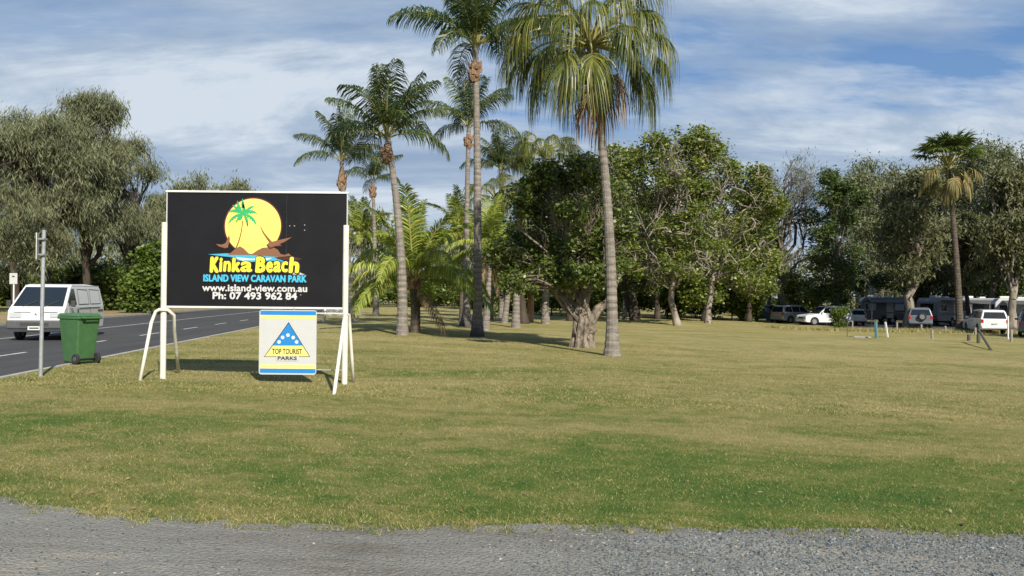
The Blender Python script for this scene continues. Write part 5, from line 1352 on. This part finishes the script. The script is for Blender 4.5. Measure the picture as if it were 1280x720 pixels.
big('spreading bright green tree at the right of the leafy group', 905, 62, [(885, 235, 26), (925, 208, 10), (942, 222, 11), (958, 232, 9), (968, 262, 10), (910, 225, 24), (935, 245, 24), (915, 265, 28), (945, 285, 24), (900, 295, 28), (930, 320, 28), (955, 330, 20), (900, 335, 26), (925, 350, 22), (955, 250, 18), (895, 200, 18), (940, 360, 16)], [(884, 396), (888, 370), (895, 330), (905, 280), (910, 240)], 0.22, 82, **kwb)
big('dark trunked leaning tree behind the near leaning palm', 792, 66, [(770, 300, 28), (760, 330, 24), (785, 345, 22), (775, 260, 26), (810, 355, 18), (750, 285, 24)], [(795, 397), (784, 375), (778, 350), (775, 300), (778, 260)], 0.30, 83, wmat='darkbark', lmat='broadd', **kwb)
big('second dark trunked tree right beside the leaning one, under the leafy canopy', 800, 69, [(800, 300, 26), (815, 330, 24), (820, 270, 24), (800, 350, 18)], [(797, 396), (792, 372), (792, 345), (800, 300)], 0.30, 84, wmat='darkbark', lmat='broadd', **kwb)
big('leafy tree left of the gnarled one with foliage down to the palms', 645, 52, [(640, 300, 20), (655, 325, 22), (635, 335, 20), (660, 290, 22), (640, 360, 16), (665, 355, 18), (618, 340, 12), (690, 300, 22), (700, 330, 22)], [(655, 400), (652, 370), (650, 340), (650, 300)], 0.25, 85, wmat='darkbark', lmat='broadd', **kwb)

for px, D, top, w_, sd_, lb in ((712, 60, 232, 85, 301, 'rounded leafy tree standing directly behind the gnarled tree'), (770, 74, 212, 80, 302, 'leafy tree seen on both sides of the near leaning trunk'), (822, 80, 222, 90, 303, 'leafy tree behind the broad light green one'), (880, 78, 222, 80, 304, 'leafy tree filling the gap between the two light green trees'), (935, 82, 238, 75, 305, 'leafy tree behind the spreading bright green one')):
    px_tree(px, D, top, w_, lb, sd_, 'darkbark', 'broad' if sd_ in (303, 304) else 'broadd', name='leafy_tree', group='leafy trees on the lawn', base=0.10, n=15, nclus=12, nleaf=34, lsize=(0.30, 0.18), crad=0.6, limb=0.25)
# right-hand row
px_tree(978, 84, 186, 120, 'leafless grey tree with thin bare branches behind the parked wagons', 91, 'bark', 'gum', leaf='droop', name='bare_tree', cat='bare tree', n=11, base=0.3, nclus=20, nleaf=5, bare=0.35, lsize=(0.4, 0.07), r0=0.34, wam=0.5, limb=0.42, hollow=0.1)
px_tree(962, 90, 245, 60, 'thin grey tree left of the leafless tree', 92, 'paper', 'gum', leaf='droop', name='gum_tree', cat='gum tree', n=7, base=0.25, nclus=12, nleaf=18, lsize=(0.4, 0.1))
big('dark green pine-like tree with uneven tiers behind the white car', 1044, 80, [(1046, 216, 9), (1040, 228, 12), (1054, 232, 11), (1030, 246, 13), (1052, 250, 14), (1068, 252, 10), (1024, 268, 14), (1044, 272, 16), (1066, 270, 13), (1018, 292, 13), (1040, 294, 18), (1064, 296, 15), (1014, 318, 14), (1036, 320, 18), (1060, 322, 18), (1080, 318, 12), (1018, 342, 16), (1044, 346, 18), (1070, 344, 16), (1090, 352, 12), (1030, 366, 14), (1056, 370, 14), (1016, 372, 10)], [(1046, 402), (1046, 350), (1046, 290), (1046, 225)], 0.24, 93, wmat='bark', lmat='pine', nclus=13, nleaf=50, lsize=(0.30, 0.12), crad=0.5, wam=0.3, limb=0.2, fork=(0.3, 1.0))
PB = dict(leaf='gum', name='paperbark_tree', cat='paperbark tree', group='paperbarks along the caravan park', nleaf=38, nclus=14, lsize=(0.45, 0.165), limb=0.3)
px_tree(1094, 94, 200, 112, 'tall grey green paperbark right of the dark pine', 94, 'paper', 'gum', n=15, base=0.12, **PB)
px_tree(1136, 72, 212, 100, 'olive paperbark with pale twisted trunk between the caravans', 95, 'paper', 'olive', n=13, base=0.3, lean=0.9, r0=0.42, **PB)
px_tree(1176, 98, 205, 120, 'wide olive tree behind the crown of the tall fan palm', 96, 'bark', 'olive', n=14, base=0.12, **PB)
px_tree(1234, 90, 172, 120, 'tall grey green tree right of the tall fan palm', 97, 'bark', 'gum', n=15, base=0.15, **PB)
px_tree(1264, 70, 205, 95, 'brownish paperbark with pale twisted trunk at the right', 98, 'paper', 'olive', n=13, base=0.3, lean=0.6, r0=0.36, **PB)
px_tree(1310, 82, 165, 120, 'tall grey green tree cut by the right edge of the picture', 99, 'bark', 'gum', n=14, base=0.1, **PB)
px_tree(1212, 76, 265, 60, 'dark trunked tree behind the tall fan palm trunk', 100, 'darkbark', 'olive', n=9, base=0.35, **PB)
# trees beyond the right edge whose shade reaches the picture
for i, (x, y) in enumerate([(40, 47), (47, 56)]):
    B_ = Vector((x, y, Tz(x, y))); s = 200 + i
    tree('gum_tree', ['tall tree beyond the right edge of the picture that shades the lawn', 'second tall tree farther beyond the right edge of the picture'][i], 'gum tree', B_, s, auto_lobes(s, 8, 10, 3.0, 10), [(0, 0, -.2), (0, 0, 3), (0.3, 0, 5), (0, 0, 7)], 0.3, 'bark', 'gum', 'trees beyond the right edge', leaf='droop', lsize=(0.6, 0.14), nleaf=40, nclus=12, crad=0.6)

# far woodland closing the view
r = np.random.default_rng(77); fw = MB(); cs = []
for px in np.arange(-260, 1560, 12):
    D = r.uniform(118, 140); tpx = 285 + 22 * math.sin(px * 0.021) + 14 * math.sin(px * 0.057 + 1) + (18 if 380 < px < 720 else 0)
    if px < 230: tpx = 300
    B_ = gd(px, D); H = ray(px, tpx, D).z - B_.z
    for k in range(9):
        cs.append((B_.x + r.normal(0, 1.2), D + r.normal(0, 3), B_.z + H * (0.06 + 0.86 * r.random() ** 0.8), r.uniform(0.9, 1.7)))
cs = np.array(cs); cnt = 34
cc = np.repeat(cs, cnt, 0); pos = cc[:, :3] + r.normal(0, 1, (len(cc), 3)) * cc[:, 3:4] * np.array([0.62, 0.62, 0.5])
droop_quads(r, pos, 1.0, 0.36, fw, 0.8)
tag(obj('distant_woodland', fw, M['gum']), 'mass of grey green woodland closing the view behind all the trees', 'woodland', kind='stuff')

# ------------------------------------------------------------------ small buildings glimpsed between the trunks
def house(label, px, D, w, d, h, wall, seed=0):
    B_ = gd(px, D); t = thing('house', label, 'building', B_, 0, 'buildings behind the trees')
    obj('wall', MB().box((0, 0, h / 2), (w, d, h)), M[wall], t)
    rf = MB(); rf.add([(-w / 2 - .4, -d / 2 - .4, h), (w / 2 + .4, -d / 2 - .4, h), (w / 2 + .4, d / 2 + .4, h), (-w / 2 - .4, d / 2 + .4, h), (-w / 2 + 1, 0, h + 1.2), (w / 2 - 1, 0, h + 1.2)],
                      [(0, 1, 5, 4), (2, 3, 4, 5)]); rf.f.append((np.array([[0, 4, 3], [1, 2, 5]]), 0)); rf.f.append((np.array([[0, 3, 2, 1]]), 0))
    obj('roof', rf, M['roof'], t)
    for x in (-w * .3, 0, w * .3):
        f_ = obj('window', MB().box((x, -d / 2 - 0.02, h * .58), (1.1, 0.06, 0.9)), M['white'], t)
        obj('pane', MB().box((x, -d / 2 - 0.055, h * .58), (0.95, 0.03, 0.75)), M['glass'], f_)
    return t
house('yellow rendered building glimpsed behind the bare tree trunk', 1001, 112, 4.2, 4, 2.6, 'render')
house('white building glimpsed far behind the young coconut palm', 548, 113, 7, 5, 2.8, 'cvanw')
house('pale building glimpsed behind the caravans and paperbarks', 1115, 104, 7, 5, 4.2, 'cvanw')
